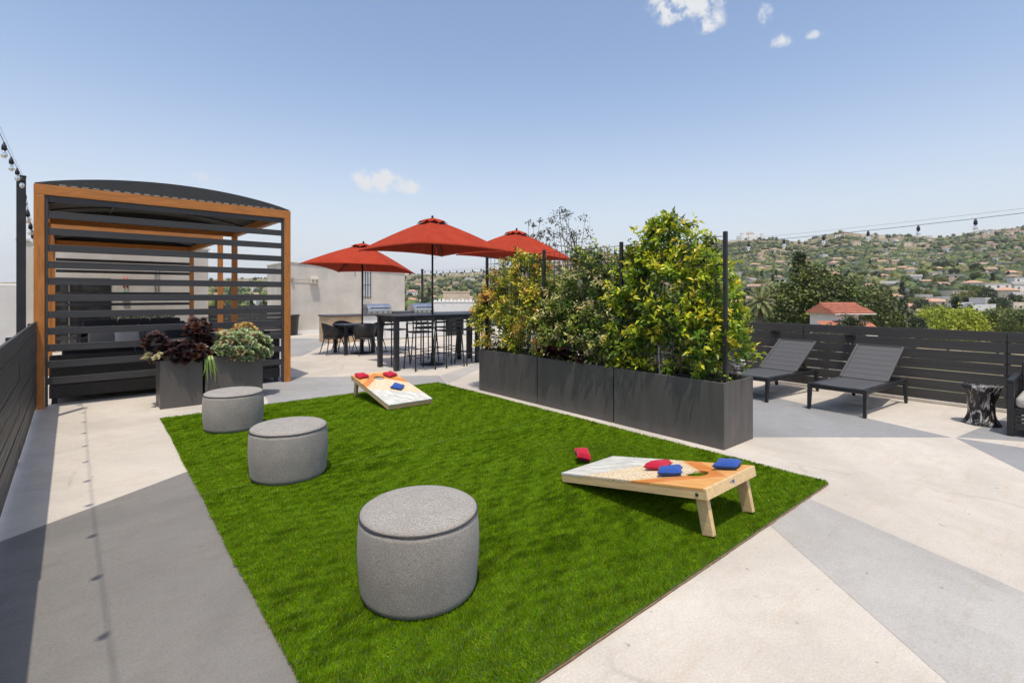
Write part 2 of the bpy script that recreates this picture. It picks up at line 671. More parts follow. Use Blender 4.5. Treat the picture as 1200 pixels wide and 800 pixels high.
# ------------------------------------------------------------------ terrain
F_ = Vector((math.sin(YAW), math.cos(YAW), 0))
RT = Vector((math.cos(YAW), -math.sin(YAW), 0))
RIDGE = [(-9000, 322), (0, 331), (280, 326), (480, 322), (560, 318), (700, 300), (820, 285), (870, 280), (905, 279), (940, 283),
         (985, 271), (1040, 276), (1100, 278), (1150, 273), (1200, 267), (1400, 262), (9000, 280)]
RR = 1750.0


def ridge_v(u):
    for (a, va), (b, vb) in zip(RIDGE, RIDGE[1:]):
        if a <= u <= b:
            t = (u - a) / (b - a)
            return va + (vb - va) * t
    return 322


GZ = -14.0


def tz(x, y):
    r = math.hypot(x, y)
    d = x * F_.x + y * F_.y
    l = x * RT.x + y * RT.y
    th = math.atan2(l, d)
    thc = max(-1.15, min(1.15, th))
    u = 600 + 582 * math.tan(thc)
    zr = 1.5 + (346 - ridge_v(u)) / 582 * RR * math.cos(thc)
    back = max(0.0, (abs(th) - 1.3) / 1.8)
    zr = zr * (1 - back)
    if r < 260:
        return GZ
    t = (r - 260) / (RR - 260)
    if t <= 1:
        f = t ** 1.22
    else:
        f = max(0.0, 1 - (t - 1) * 0.9)
    z = GZ + (zr - GZ) * f
    amp = min(1.0, t * 1.6) * max(0.0, min(1, 1.06 - t)) if t <= 1 else 0.02
    nz = mnoise.noise(Vector((x / 260, y / 260, 0.3))) * 26 + mnoise.noise(Vector((x / 90, y / 90, 1.3))) * 9
    z += nz * amp
    if t > .8:
        z += (mnoise.noise(Vector((x / 70, y / 70, 7.7))) * 3.0)
    return z


def terrain():
    rs = [0, 40, 90, 150, 200, 240]
    r = 260.0
    while r < 2000:
        rs.append(r)
        r += 14 + r * 0.010
    rs += [2300, 2800, 4000, 7000]
    na = 420
    angs = []
    for i in range(na):
        s = i / na
        angs.append(s)
    # denser in front of the camera
    ang = []
    for i in range(300):
        ang.append(-1.0 + 2.0 * i / 300)
    for i in range(120):
        ang.append(1.0 + (2 * math.pi - 2.0) * i / 120)
    V, Fc = [], []
    for rr in rs:
        for a in ang:
            d, l = rr * math.cos(a), rr * math.sin(a)
            x, y = F_.x * d + RT.x * l, F_.y * d + RT.y * l
            V.append((x, y, tz(x, y) if rr > 0 else GZ))
    na = len(ang)
    for i in range(len(rs) - 1):
        for k in range(na):
            a, b = i * na + k, i * na + (k + 1) % na
            Fc.append((a, b, b + na, a + na))
    m, nt, b = new_mat('dry chaparral hillside')
    v = coords(nt, 'Object')
    n1 = noise_tex(nt, v, 0.012, 6, 0.6)
    n2 = noise_tex(nt, v, 0.07, 5, 0.7)
    n3 = noise_tex(nt, v, 0.35, 3, 0.7)
    c = mixrgb(nt, maprange(nt, n1.outputs['Fac'], 0.42, 0.62), (0.30, 0.22, 0.125), (0.16, 0.14, 0.070))
    c = mixrgb(nt, maprange(nt, n2.outputs['Fac'], 0.45, 0.6), c, (0.115, 0.125, 0.052))
    c = mixrgb(nt, maprange(nt, n3.outputs['Fac'], 0.55, 0.7, 0, .6), c, (0.40, 0.31, 0.19))
    nt.links.new(c, b.inputs['Base Color'])
    b.inputs['Roughness'].default_value = 0.95
    bump(nt, b, n2.outputs['Fac'], 0.6, 6)
    me = bpy.data.meshes.new('hills')
    me.from_pydata(V, [], Fc)
    me.materials.append(m)
    me.polygons.foreach_set('use_smooth', [True] * len(me.polygons))
    me.update()
    o = link('hills', me)
    struct(o)


terrain()


def wpos(u, d):
    """a spot on the ground seen at column u, d metres ahead of the camera"""
    l = (u - 600) / 582 * d
    p = F_ * d + RT * l
    return p.x, p.y


# ------------------------------------------------------------------ roof deck
struct(MB().prism([(-0.85, -4), (9.2, -4), (9.2, 12.2), (15, 12.2), (15, 27), (-7, 27), (-7, 13.4), (-0.85, 13.4)], GZ - .1, 0.0)
       .build('roof_deck', M['deck']))


def paint(poly, mat, z=0.0016, name='floor_paint'):
    return struct(MB().sheet(poly, z).build(name, mat))


paint([(-0.60, -3.9), (1.0, -3.9), (1.0, 5.30), (0.58, 5.01), (-0.45, 4.32), (-0.60, 4.22)], M['paint_left'])
paint([(4.60, 2.87), (3.37, 1.40), (2.53, 0.39), (0.54, -2.0), (-1.0 + .35, -3.4), (1.5, -3.9), (2.2, -3.4), (2.73, -2.0), (3.6, 0.27), (4.03, 1.39)], M['paint_right'])
paint([(6.93, 1.05), (7.75, 3.41), (8.75, 6.3), (4.95, 6.3), (4.95, 2.72)], M['paint_blue'])
paint([(6.95, 1.02), (6.04, 0.44), (4.3, -0.75), (3.0, -1.6), (7.2, -1.6), (6.99, 0.52)], M['paint_blue'])
paint([(6.99, 1.01), (7.31, 0.54), (8.3, -1.0), (8.85, -1.0), (8.85, 0.75)], M['paint_blue'])
paint([(1.75, 7.2), (1.86, 7.6), (2.0, 8.5), (1.6, 10.39), (2.72, 9.58), (4.92, 7.99), (4.58, 7.2)], M['paint_far'])
paint([(4.94, 7.98), (4.60, 7.18), (6.0, 8.21), (8.2, 9.5), (8.2, 10.1), (6.2, 8.75)], M['paint_right'])
paint([(3.9, 12.75), (5.57, 15.67), (6.3, 17.0), (5.3, 18.2), (2.2, 18.0), (2.75, 12.81)], M['paint_far'])

# ------------------------------------------------------------------ artificial turf
TX0, TX1, TY0, TY1 = 0.59, 4.46, 1.41, 7.30


def turf():
    SEAM = 4.30
    root = thing('artificial_turf', 'bright green artificial turf mat laid on the painted roof deck', 'turf')
    back = MB()
    nx = 40
    # slightly wavy edges
    def ex(y):
        return 0.003 * math.sin(y * 3.3) + 0.002 * math.sin(y * 9.1 + 1)
    pts = []
    for i in range(nx + 1):
        y = TY0 + (TY1 - TY0) * i / nx
        pts.append((TX1 - .010 + ex(y), y))
    for i in range(nx + 1):
        y = TY1 - (TY1 - TY0) * i / nx
        pts.append((TX0 + .012 + ex(y), y))
    back.prism(pts, 0.006, 0.018)
    back.build('backing', M['turf_back'], root)
    edge = MB()
    px = [TX0 + .01 + (TX1 - TX0 - .02) * i / 60 for i in range(61)]
    vs = []
    for i, xx in enumerate(px):
        o_ = .004 + .006 * abs(mnoise.noise(Vector((xx * 3.1, 0, 0)))) + .004 * mnoise.noise(Vector((xx * 11, 3, 0)))
        vs += [(xx, TY0 - o_, .0055), (xx, TY0 - o_ + .002, .0095), (xx, TY0 + .004, .0135)]
    edge.add(vs, [(3 * i + k, 3 * i + 3 + k, 3 * i + 4 + k, 3 * i + 1 + k) for i in range(60) for k in range(2)])
    edge.build('cut_edge', M['turf_edge'], root)
    area = (TX1 - TX0) * (TY1 - TY0)
    n = int(area * 58000)
    x = rng.uniform(TX0, TX1, n)
    y = rng.uniform(TY0, TY1, n)
    dep = x * F_.x + y * F_.y
    keep = rng.uniform(size=n) < np.clip((3.0 / dep) ** 1.25, 0.22, 1.0)
    keep &= np.abs(y - SEAM - 0.004 * np.sin(x * 7)) > 0.007
    x, y, dep = x[keep], y[keep], dep[keep]
    n = len(x)
    x = x + 0.003 * np.sin(y * 3.3) + 0.002 * np.sin(y * 9.1 + 1)
    wscale = np.clip(dep / 3.0, 1, 2.4)
    # combed lean, patchy like trodden pile
    def pn(freq, stretch, k=7, sd=0):
        rg = np.random.default_rng(sd)
        out = np.zeros(n)
        for _ in range(k):
            th = rg.uniform(0, 2 * math.pi)
            fx, fy = freq * rg.uniform(.6, 1.5) * math.cos(th), freq * rg.uniform(.6, 1.5) * math.sin(th) * stretch
            out += np.sin(x * fx + y * fy + rg.uniform(0, 6.28) + 0.8 * np.sin(y * fx * .7 + rg.uniform(0, 6)))
        return out / math.sqrt(k)
    n_big, n_mid, n_str, n_fine = pn(3.0, 1.2, 7, 1), pn(11, 1.8, 8, 2), pn(26, 3.0, 9, 3), pn(70, 1.3, 9, 4)
    ang = 0.9 + 0.8 * n_big + 0.5 * n_mid + 0.35 * n_str + rng.normal(size=n) * 0.8
    lean = np.clip(0.52 + 0.06 * n_big + 0.09 * n_mid + 0.19 * n_str + 0.17 * n_fine + rng.normal(size=n) * 0.22, 0.03, 1.3)
    ds = y - SEAM
    near = np.exp(-(ds / .03) ** 2)
    ang = ang * (1 - near) + np.where(ds > 0, math.pi / 2, -math.pi / 2) * near
    lean = lean + near * .35
    hgt = rng.uniform(0.013, 0.023, n)
    dx, dy = np.cos(ang) * np.sin(lean), np.sin(ang) * np.sin(lean)
    dz = np.cos(lean)
    sa = rng.uniform(0, math.pi, n)
    w = rng.uniform(0.0011, 0.0019, n) * wscale
    sx, sy = np.cos(sa) * w, np.sin(sa) * w
    V = np.empty((n, 4, 3))
    z0 = np.full(n, 0.017)
    V[:, 0] = np.stack([x - sx, y - sy, z0], 1)
    V[:, 1] = np.stack([x + sx, y + sy, z0], 1)
    mx, my, mz = x + dx * hgt * .5, y + dy * hgt * .5, z0 + (dz * .5 + .12) * hgt
    V[:, 2] = np.stack([mx + sx * .8, my + sy * .8, mz], 1)
    V[:, 3] = np.stack([x + dx * hgt * 1.1, y + dy * hgt * 1.1, z0 + dz * hgt], 1)
    b = np.arange(n)[:, None] * 4
    F = np.concatenate([b + np.array([[0, 1, 2]]), b + np.array([[0, 2, 3]])])
    pal = np.array([(0.100, 0.194, 0.002), (0.138, 0.245, 0.003), (0.064, 0.145, 0.001), (0.195, 0.30, 0.006), (0.28, 0.33, 0.03)])
    ci = rng.choice(5, n, p=[.36, .30, .2, .10, .04])
    C = pal[ci] * rng.uniform(.8, 1.2, (n, 1)) * (1 + .05 * n_mid + .09 * n_str)[:, None].clip(.6, 1.4)
    C = np.repeat(C, 4, axis=0)
    me = np_mesh('turf_blades', V.reshape(-1, 3), F, M['turf_leaf'], C)
    o = link('turf_blades', me, root)
    o['kind'] = 'stuff'


turf()


# ------------------------------------------------------------------ fences
def fence(x_of, y0, y1, H, nsl, bays, label, out, gap=0.010, name='slat_fence', th=0.022):
    """horizontal board fence along Y; x_of(y) gives its face"""
    root = thing(name, label, 'fence', (0, 0, 0))
    hs = (H - 0.05 - gap * (nsl - 1)) / nsl
    ys = [y0 + (y1 - y0) * i / bays for i in range(bays + 1)]
    for a, b in zip(ys, ys[1:]):
        p0, p1 = Vector((x_of(a), a, 0)), Vector((x_of(b), b, 0))
        e = (p1 - p0).normalized()
        p0, p1 = p0 + e * 0.004, p1 - e * 0.004
        for k in range(nsl):
            z = 0.05 + k * (hs + gap) + hs / 2
            off = random.uniform(-.0025, .0025)
            MB().bar(p0 + Vector((off, 0, z)), p1 + Vector((off + random.uniform(-.002, .002), 0, z + random.uniform(-.002, .002))), th, hs).build('slat', M['slat'], root, bevel=0.003)
    for y in ys:
        x = x_of(y) + out * (th / 2 + 0.034)
        MB().box(x - .03, x + .03, y - .03, y + .03, 0, H - .03).build('post', M['black'], root)
    return root


fence(lambda y: 8.95, -1.58, 7.98, 1.03, 7, 4, 'long charcoal slat fence behind the two sun loungers', 1, 0.011)
fence(lambda y: -0.50 - (y - 5.0) * 0.028, -2.4, 9.02, 1.16, 8, 4, 'charcoal board fence beside the grey painted walkway, meeting the wooden pergola', -1, 0.006)
# low pale kerb under the lounger-side fence and outside it
struct(MB().box(8.90, 9.18, -3.9, 12.1, 0.003, 0.045).build('kerb', M['deck'], bevel=.006))

rf = thing('slat_fence', 'short dark slat fence closing the gap between the two stucco walls', 'fence')
for k in range(7):
    MB().box(2.95, 5.62, 20.02, 20.045, 0.06 + k * .155, 0.06 + k * .155 + .14).build('slat', M['slat_x'], rf, bevel=.003)
for x in (3.0, 4.3, 5.58):
    MB().box(x - .03, x + .03, 20.05, 20.11, 0, 1.12).build('post', M['black'], rf)


# ------------------------------------------------------------------ pergolas
def pergola(y0, y1, front, rear, label, x0=-0.63, x1=2.60, H=2.965):
    root = thing('pergola', label, 'pergola')
    s = 0.105
    bh = 0.135
    for (x, y) in ((x0, y0), (x1 - s, y0), (x0, y1 - s), (x1 - s, y1 - s)):
        MB().box(x, x + s, y, y + s, 0, H - bh - .002).build('post', M['timber'], root, bevel=.004)
    MB().box(x0, x1, y0, y0 + s, H - bh, H).build('beam', M['timber_h'], root, bevel=.004)
    MB().box(x0, x1, y1 - s, y1, H - bh, H).build('beam', M['timber_h'], root, bevel=.004)
    MB().box(x0, x0 + s, y0 + s + .002, y1 - s - .002, H - bh, H).build('beam', M['timber_y'], root, bevel=.004)
    MB().box(x1 - s, x1, y0 + s + .002, y1 - s - .002, H - bh, H).build('beam', M['timber_y'], root, bevel=.004)
    if front:
        for k in range(12):
            z = 0.355 + k * 0.222
            MB().box(x0 + s + .034, x1 - s - .034, y0 + .022, y0 + .058, z - .047, z + .047).build('slat', M['slat_x'], root, bevel=.004)
        for x in (x0 + s + .003, x1 - s - .033):
            MB().box(x, x + .03, y0 + .015, y0 + .07, 0.02, H - bh - .004).build('slat_channel', M['slat'], root)
    if rear:
        for k in range(9):
            z = 0.35 + k * 0.30
            MB().box(x0 + s + .01, x1 - s - .01, y1 - .08, y1 - .045, z - .04, z + .04).build('slat', M['slat_x'], root, bevel=.004)
    # barrel canopy
    mb = MB()
    n = 20
    rise = 0.205
    vs, fs = [], []
    xs = [x0 + .01 + (x1 - x0 - .02) * i / n for i in range(n + 1)]
    def arch(x):
        t = (x - (x0 + x1) / 2) / ((x1 - x0) / 2)
        return H + .012 + rise * (1 - t * t) ** 0.9 if abs(t) < 1 else H + .012
    for j, y in enumerate((y0 + .015, y1 - .015)):
        for x in xs:
            vs.append((x, y, arch(x)))
    o = n + 1
    for i in range(n):
        fs.append((i, i + 1, i + 1 + o, i + o))
    base = len(vs)
    for j, y in enumerate((y0 + .015, y1 - .015)):
        for x in xs:
            vs.append((x, y, H + .006))
    for i in range(n):
        fs.append((i, base + i, base + i + 1, i + 1))
        fs.append((o + i, o + i + 1, base + o + i + 1, base + o + i))
    mb.add(vs, fs)
    mb.build('canopy', M['canvas'], root)
    # hem loops along the gable
    for i in range(24):
        x = x0 + .25 + i * .115
        MB().box(x, x + .07, y0 + .005, y0 + .012, H + .008, H + .020).build('hem_loop', M['cane'], root)
    for y in np.linspace(y0 + .9, y1 - .9, 3):
        MB().tube([(x, y, arch(x) - .03) for x in xs], .016, 6).build('canopy_rib', M['black'], root)
    for x in (x0 + 0.95, x0 + 2.15):
        MB().tube([(x, y0 + s, arch(x) - .06), (x, y1 - s, arch(x) - .06)], .014, 6).build('purlin', M['black'], root)
    an = R_(2.0)
    pv_ = Vector((-.6, 8.95, 0))
    root.rotation_euler = (0, 0, an)
    root.location = pv_ - Matrix.Rotation(an, 3, 'Z') @ pv_
    return root


pergola(9.0, 12.7, True, False, 'orange brown pergola with slatted screen and arched charcoal canopy behind the succulent planters')
pergola(14.0, 17.9, False, True, 'farther orange brown pergola with arched canopy, next to the wall with the glass door')


def sofa(label, loc, rz, W, cush, back_h=0.72, pillows=(), group=None):
    r = thing('outdoor_sofa', label, 'sofa', loc, rz, group)
    D = 0.85
    MB().box(-W / 2, W / 2, -D / 2, D / 2, 0.08, 0.26).build('base', M['wicker'], r, bevel=.01)
    MB().box(-W / 2, W / 2, D / 2 - .09, D / 2, 0.262, back_h - .05).build('back', M['wicker'], r, bevel=.015)
    for s in (-1, 1):
        x = s * (W / 2 - .055)
        MB().box(x - .05, x + .05, -D / 2, D / 2 - .095, 0.262, 0.56).build('arm', M['wicker'], r, bevel=.015)
        for y in (-D / 2 + .05, D / 2 - .05):
            MB().box(x - .03, x + .03, y - .03, y + .03, 0, 0.078).build('leg', M['black'], r)
    n = max(1, round((W - .2) / .72))
    cw = (W - .23) / n
    for i in range(n):
        xa = -W / 2 + .115 + i * cw
        soft_box(xa + .006, xa + cw - .006, -D / 2 + .01, D / 2 - .10, .265, .42, 'seat_cushion', M[cush], r, .045)
        o = soft_box(xa + .01, xa + cw - .01, 0, .16, .43, back_h + .06, 'back_cushion', M[cush], r, .05)
        o.location = (0, D / 2 - .265, 0)
    for (x, y, c) in pillows:
        vs, fs = pillow(.42, .42, .15)
        p = MB().add(vs, fs).build('throw_pillow', M[c], r, True)
        p.location = (x, y, .70)
        p.rotation_euler = (R_(70), 0, R_(8))
    return r


sofa('black wicker sofa with its back to the pergola slats', (0.45, 9.72, 0), math.pi, 1.9, 'cushion_black')
sofa('grey cushioned sofa at the far side of the slatted pergola', (0.75, 12.2, 0), 0, 2.0, 'cushion_grey', .74, ((-.3, .1, 'cushion_beige'), (.5, .1, 'cushion_black')))
sofa('long black sofa under the farther pergola', (0.8, 17.1, 0), 0, 2.4, 'cushion_black', .8)
ct = thing('coffee_table', 'low dark slab coffee table between the sofas under the slatted pergola', 'table', (0.5, 10.95, 0))
MB().box(-.55, .55, -.32, .32, .30, .35).build('table_top', M['counter_stone'], ct, bevel=.006)
for sx in (-1, 1):
    for sy in (-1, 1):
        MB().box(sx * .5 - .03, sx * .5 + .03, sy * .27 - .03, sy * .27 + .03, 0, .298).build('leg', M['black'], ct)


# ------------------------------------------------------------------ tub chairs
def tub_chair(label, loc, rz, group=None, scale=1.0, back=.80, name='tub_chair'):
    r = thing(name, label, 'chair', loc, rz, group)
    r.scale = (scale,) * 3
    # curved shell open to -Y
    mb = MB()
    n = 20
    vs, fs = [], []
    for i in range(n + 1):
        a = R_(-40) + R_(260) * i / n
        k = math.sin(math.pi * i / n)
        top = 0.62 + (back - .62) * k ** 1.5
        for (rr, z) in ((.235, .40), (.275, top * .6 + .17), (.30, top), (.283, top + .004), (.255, top * .6 + .17), (.215, .405)):
            vs.append((rr * math.cos(a), rr * math.sin(a) * 0.95, z))
    for i in range(n):
        for k in range(6):
            a, b = i * 6 + k, i * 6 + (k + 1) % 6
            fs.append((a, a + 6, b + 6, b))
    fs.append(tuple(range(6)))
    fs.append(tuple(reversed(range(n * 6, n * 6 + 6))))
    mb.add(vs, fs)
    mb.build('shell', M['wicker'], r, True)
    MB().lathe([(.20, .40), (.245, .41), (.25, .44), (.20, .465), (.02, .47)], 24).build('seat', M['wicker'], r, True)
    for sx in (-1, 1):
        for sy in (-1, 1):
            MB().tube([(sx * .16, sy * .16, .41), (sx * .255, sy * .25, 0)], [.014, .010], 8).build('leg', M['black'], r)
    return r


sofa('black wicker lounge seat just inside the pergola beside the green succulent planter', (2.02, 9.62, 0), R_(-90), .82, 'cushion_black', .82)

# ------------------------------------------------------------------ ottomans
ott_mesh = {}


def ottoman(loc, label, rz):
    r = thing('ottoman', label, 'ottoman', loc, rz)
    rad = 0.304
    if not ott_mesh:
        prof = [(rad * .82, .004)]
        for i in range(7):
            a = math.pi / 2 * i / 6
            prof.append((rad * .96 - .032 * (1 - math.sin(a)), .006 + .045 * (1 - math.cos(a))))
        prof += [(rad * .985, .14), (rad, .22), (rad * .995, .30), (rad * .978, .365), (rad * .965, .392)]
        ott_mesh['body'] = MB().lathe(prof, 72).mesh('body', M['ottoman'], True)
        top = [(rad * .962, .394), (rad * .955, .404), (rad * .90, .415), (rad * .75, .424), (rad * .5, .430), (rad * .2, .432), (.004, .4325)]
        ott_mesh['top'] = MB().lathe(top, 72).mesh('top_panel', M['ottoman'], True)
        pts = [(math.cos(2 * math.pi * k / 72) * rad * .972, math.sin(2 * math.pi * k / 72) * rad * .972, .396 + .002 * math.sin(k * .7)) for k in range(73)]
        ott_mesh['pipe'] = MB().tube(pts, .0028, 8).mesh('piping', M['piping'], True)
        ott_mesh['base'] = MB().lathe([(rad * .87, 0), (rad * .885, .004), (rad * .82, .0045)], 48).mesh('base', M['rubber'], True)
    for k, nm in (('body', 'body'), ('top', 'top_panel'), ('pipe', 'piping'), ('base', 'base')):
        o = link(nm, ott_mesh[k], r)
    return r


ottoman((1.26, 2.24, .016), 'grey woven ottoman with dark piping, alone toward the seam-free end of the turf', .4)
ottoman((1.225, 4.345, .016), 'middle grey woven ottoman, standing beside the turf seam', 1.7)
ottoman((1.18, 6.27, .016), 'grey woven ottoman nearest the succulent planters', 3.0)


# ------------------------------------------------------------------ cornhole boards
def board_print():
    m, nt, b = new_mat('printed board face')
    tc = N(nt, 'ShaderNodeTexCoord')
    sp = N(nt, 'ShaderNodeSeparateXYZ')
    nt.links.new(tc.outputs['Object'], sp.inputs[0])
    x, y = sp.outputs['X'], sp.outputs['Y']
    ax = nmath(nt, 'ABSOLUTE', x)
    v = coords(nt, 'Object', (14, 1, 1))
    g1 = noise_tex(nt, v, 5, 5, .6, .6)
    base = mixrgb(nt, maprange(nt, g1.outputs['Fac'], .35, .65), (.60, .40, .19), (.72, .53, .30))
    orange = mixrgb(nt, maprange(nt, g1.outputs['Fac'], .35, .65), (.50, .16, .035), (.68, .27, .075))
    lorange = mixrgb(nt, maprange(nt, g1.outputs['Fac'], .35, .65), (.62, .30, .09), (.74, .40, .14))
    # confetti speckle
    vo = N(nt, 'ShaderNodeTexVoronoi')
    vo.inputs['Scale'].default_value = 85
    nt.links.new(tc.outputs['Object'], vo.inputs['Vector'])
    spk = mixrgb(nt, maprange(nt, vo.outputs['Distance'], .30, .42), (.36, .20, .08), (.76, .64, .45))
    # pale mountain panel with teal strokes
    ln = nmath(nt, 'ABSOLUTE', nmath(nt, 'SUBTRACT', nmath(nt, 'FRACT', nmath(nt, 'ADD', nmath(nt, 'MULTIPLY', x, 5.5), nmath(nt, 'MULTIPLY', y, 4.2))), 0.5))
    ln2 = nmath(nt, 'ABSOLUTE', nmath(nt, 'SUBTRACT', nmath(nt, 'FRACT', nmath(nt, 'SUBTRACT', nmath(nt, 'MULTIPLY', x, 11.0), nmath(nt, 'MULTIPLY', y, -1.2))), 0.5))
    lines = nmath(nt, 'MAXIMUM', maprange(nt, ln, 0, .10, 1, 0), maprange(nt, ln2, 0, .09, .8, 0))
    gn = noise_tex(nt, tc.outputs['Object'], 7, 4)
    pal = mixrgb(nt, maprange(nt, gn.outputs['Fac'], .35, .65), (.52, .52, .47), (.68, .66, .60))
    gm = noise_tex(nt, tc.outputs['Object'], 9, 3)
    lines = nmath(nt, 'MULTIPLY', lines, maprange(nt, gm.outputs['Fac'], .40, .62))
    pale = mixrgb(nt, nmath(nt, 'MULTIPLY', lines, .85), pal, (.14, .21, .21))
    # zones
    z_or = nmath(nt, 'GREATER_THAN', y, nmath(nt, 'SUBTRACT', 1.03, nmath(nt, 'MULTIPLY', ax, 1.15)))
    z_lor = nmath(nt, 'GREATER_THAN', y, nmath(nt, 'SUBTRACT', 1.20, nmath(nt, 'MULTIPLY', ax, 1.15)))
    z_pl = nmath(nt, 'LESS_THAN', y, nmath(nt, 'ADD', .42, nmath(nt, 'MULTIPLY', x, -.55)))
    rim = nmath(nt, 'LESS_THAN', nmath(nt, 'ABSOLUTE', nmath(nt, 'SUBTRACT', y, nmath(nt, 'SUBTRACT', 1.03, nmath(nt, 'MULTIPLY', ax, 1.15)))), .022)
    c = mixrgb(nt, z_pl, spk, pale)
    c = mixrgb(nt, z_or, c, orange)
    c = mixrgb(nt, z_lor, c, lorange)
    c = mixrgb(nt, rim, c, base)
    nt.links.new(c, b.inputs['Base Color'])
    b.inputs['Roughness'].default_value = .42
    return m


M['print'] = board_print()
M['decal_blue'] = pm('blue printed logo ink', (.03, .08, .25), .5)
M['decal_grey'] = pm('grey printed logo ink', (.25, .25, .24), .5)
SL = math.asin((.300 - .068) / 1.22)


def cornhole(label, loc, rz):
    """local: low end at y=0, high end at y=1.22"""
    r = thing('cornhole_board', label, 'cornhole board', loc, rz)
    tilt = Matrix.Rotation(SL, 4, 'X')
    W, Lh = .645, 1.22
    deck = bpy.data.objects.new
    # face with round hole (local frame of deck, tilted by object rotation)
    mb = MB()
    n = 48
    hc, hr = (0, 0.99), .076
    zt, zb = .068, .054
    vs, fs = [], []
    def outer(a):
        c, s = math.cos(a), math.sin(a)
        k = 1e9
        if abs(c) > 1e-6:
            k = min(k, ((W / 2) if c > 0 else (W / 2)) / abs(c))
        if s > 1e-6:
            k = min(k, (Lh - hc[1]) / s)
        if s < -1e-6:
            k = min(k, hc[1] / -s)
        return (hc[0] + c * k, hc[1] + s * k)
    angs = sorted(set([2 * math.pi * k / n for k in range(n)] + [math.atan2(yy - hc[1], xx) % (2 * math.pi) for xx in (-W / 2, W / 2) for yy in (0, Lh)]))
    n = len(angs)
    for z in (zt, zb):
        for a in angs:
            vs.append((hc[0] + hr * math.cos(a), hc[1] + hr * math.sin(a), z))
        for a in angs:
            ox, oy = outer(a)
            vs.append((ox, oy, z))
    for i in range(n):
        j = (i + 1) % n
        fs.append((i, n + i, n + j, j))
        fs.append((2 * n + i, 2 * n + j, 3 * n + j, 3 * n + i))
        fs.append((i, j, 2 * n + j, 2 * n + i))
        fs.append((n + i, 3 * n + i, 3 * n + j, n + j))
    mb.add(vs, fs)
    parts = [mb.build('deck_panel', M['print'], r)]
    for s in (-1, 1):
        xo = s * (W / 2 - .0195)
        parts.append(MB().box(xo - .0185, xo + .0185, .002, Lh - .002, 0.0, .0535).build('side_rail', M['pine'], r, bevel=.002))
        bl = MB().lathe([(.011, 0), (.011, .003), (.006, .006)], 14)
        bo = bl.build('bolt', M['black'], parts[-1], True)
        bo.location = (s * (W / 2 - .0005), Lh - .05, .028)
        bo.rotation_euler = (0, s * R_(90), 0)
    for yy in (.002, Lh - .039):
        parts.append(MB().box(-W / 2 + .0385, W / 2 - .0385, yy, yy + .037, 0.002, .0535).build('end_rail', M['pine'], r, bevel=.002))
    # cap rail that shows across the whole high end with the maker mark
    cap = MB().box(-W / 2, W / 2, Lh - .0015, Lh + .018, 0.0, .0675).build('end_board', M['pine'], r, bevel=.002)
    parts.append(cap)
    mk = MB()
    for (xa, xb, za, zb_) in ((-.02, -.004, .035, .068), (-.002, .006, .052, .07), (.008, .012, .038, .062), (.016, .036, .058, .064), (.016, .030, .048, .053)):
        mk.box(xa, xb, Lh + .0181, Lh + .0188, za * .7, zb_ * .7)
    parts.append(mk.build('maker_mark', M['decal_blue'], r))
    for o in parts:
        o.rotation_euler = (SL, 0, 0)
    # legs swing under the high end, splayed outward
    for s in (-1, 1):
        x = s * (W / 2 - .062)
        top = tilt @ Vector((x, Lh - .055, .050))
        foot = Vector((x, top.y + .055, .0))
        d = (top - foot).normalized()
        lg = MB().bar(foot, top, .037, .075, up=(0, 1, 0)).build('leg', M['pine'], r, bevel=.003)
    return r


def bag_mesh(seed, mat):
    random.seed(seed)
    vs, fs = pillow(.170, .170, .056, 10, wob=.25)
    vs = [(x + .004 * math.sin(y * 40 + seed), y + .004 * math.sin(x * 37 + seed * 2), z + .004 * math.sin(x * 31 + seed) * math.sin(y * 29)) for x, y, z in vs]
    return MB().add(vs, fs).mesh('bean_bag', mat, True)


TURF_Z = .034
# near board: high end toward -Y
nb = (3.135, 2.745, TURF_Z)
cornhole('printed cornhole board with two blue bags and one red bag on it', nb, math.pi)
# far board: high end toward +Y
fb = (3.18, 5.88, TURF_Z)
cornhole('printed cornhole board with two red bags and one blue bag on it', fb, 0)


def bag_on(base, rzb, bx, by, rot, col, label, seed):
    """bag lying on a board at board coordinates (bx, by)"""
    o = link('bean_bag', bag_mesh(seed, M[col]))
    Mx = Matrix.Translation(base) @ Matrix.Rotation(rzb, 4, 'Z') @ Matrix.Rotation(SL, 4, 'X')
    o.matrix_world = Mx @ Matrix.Translation((bx, by, .0685)) @ Matrix.Rotation(rot, 4, 'Z')
    tag(o, label, 'bean bag')
    return o


bag_on(nb, math.pi, -.205, 1.11, .25, 'blue_cloth', 'blue bean bag at the high corner of the board, farther from the hole', 1)
bag_on(nb, math.pi, .085, .84, .55, 'blue_cloth', 'blue bean bag overhanging the low side of the hole on its board', 2)
bag_on(nb, math.pi, -.035, .66, .2, 'red_cloth', 'red bean bag lying mid board next to a blue one', 3)
bag_on(fb, 0, -.225, 1.10, .1, 'red_cloth', 'red bean bag on the high corner of the board away from the hedge', 4)
bag_on(fb, 0, .19, 1.03, .35, 'red_cloth', 'red bean bag on the high corner of the board on its hedge side', 5)
bag_on(fb, 0, .06, .52, .75, 'blue_cloth', 'single blue bean bag turned cornerwise in the middle of its board', 6)
rb = link('bean_bag', bag_mesh(9, M['red_cloth']))
rb.location = (3.30, 2.98, TURF_Z + .012)
rb.rotation_euler = (R_(12), R_(-9), .9)
rb.scale = (.92, .78, 1.55)
rb.location.z += .006
tag(rb, 'crumpled red bean bag lying on the turf behind the board', 'bean bag')

# ------------------------------------------------------------------ big planters with hedge and trellis
PX0, PX1 = 4.66, 5.28
PLY = [(2.37, 3.705), (3.725, 5.025), (5.04, 6.385)]


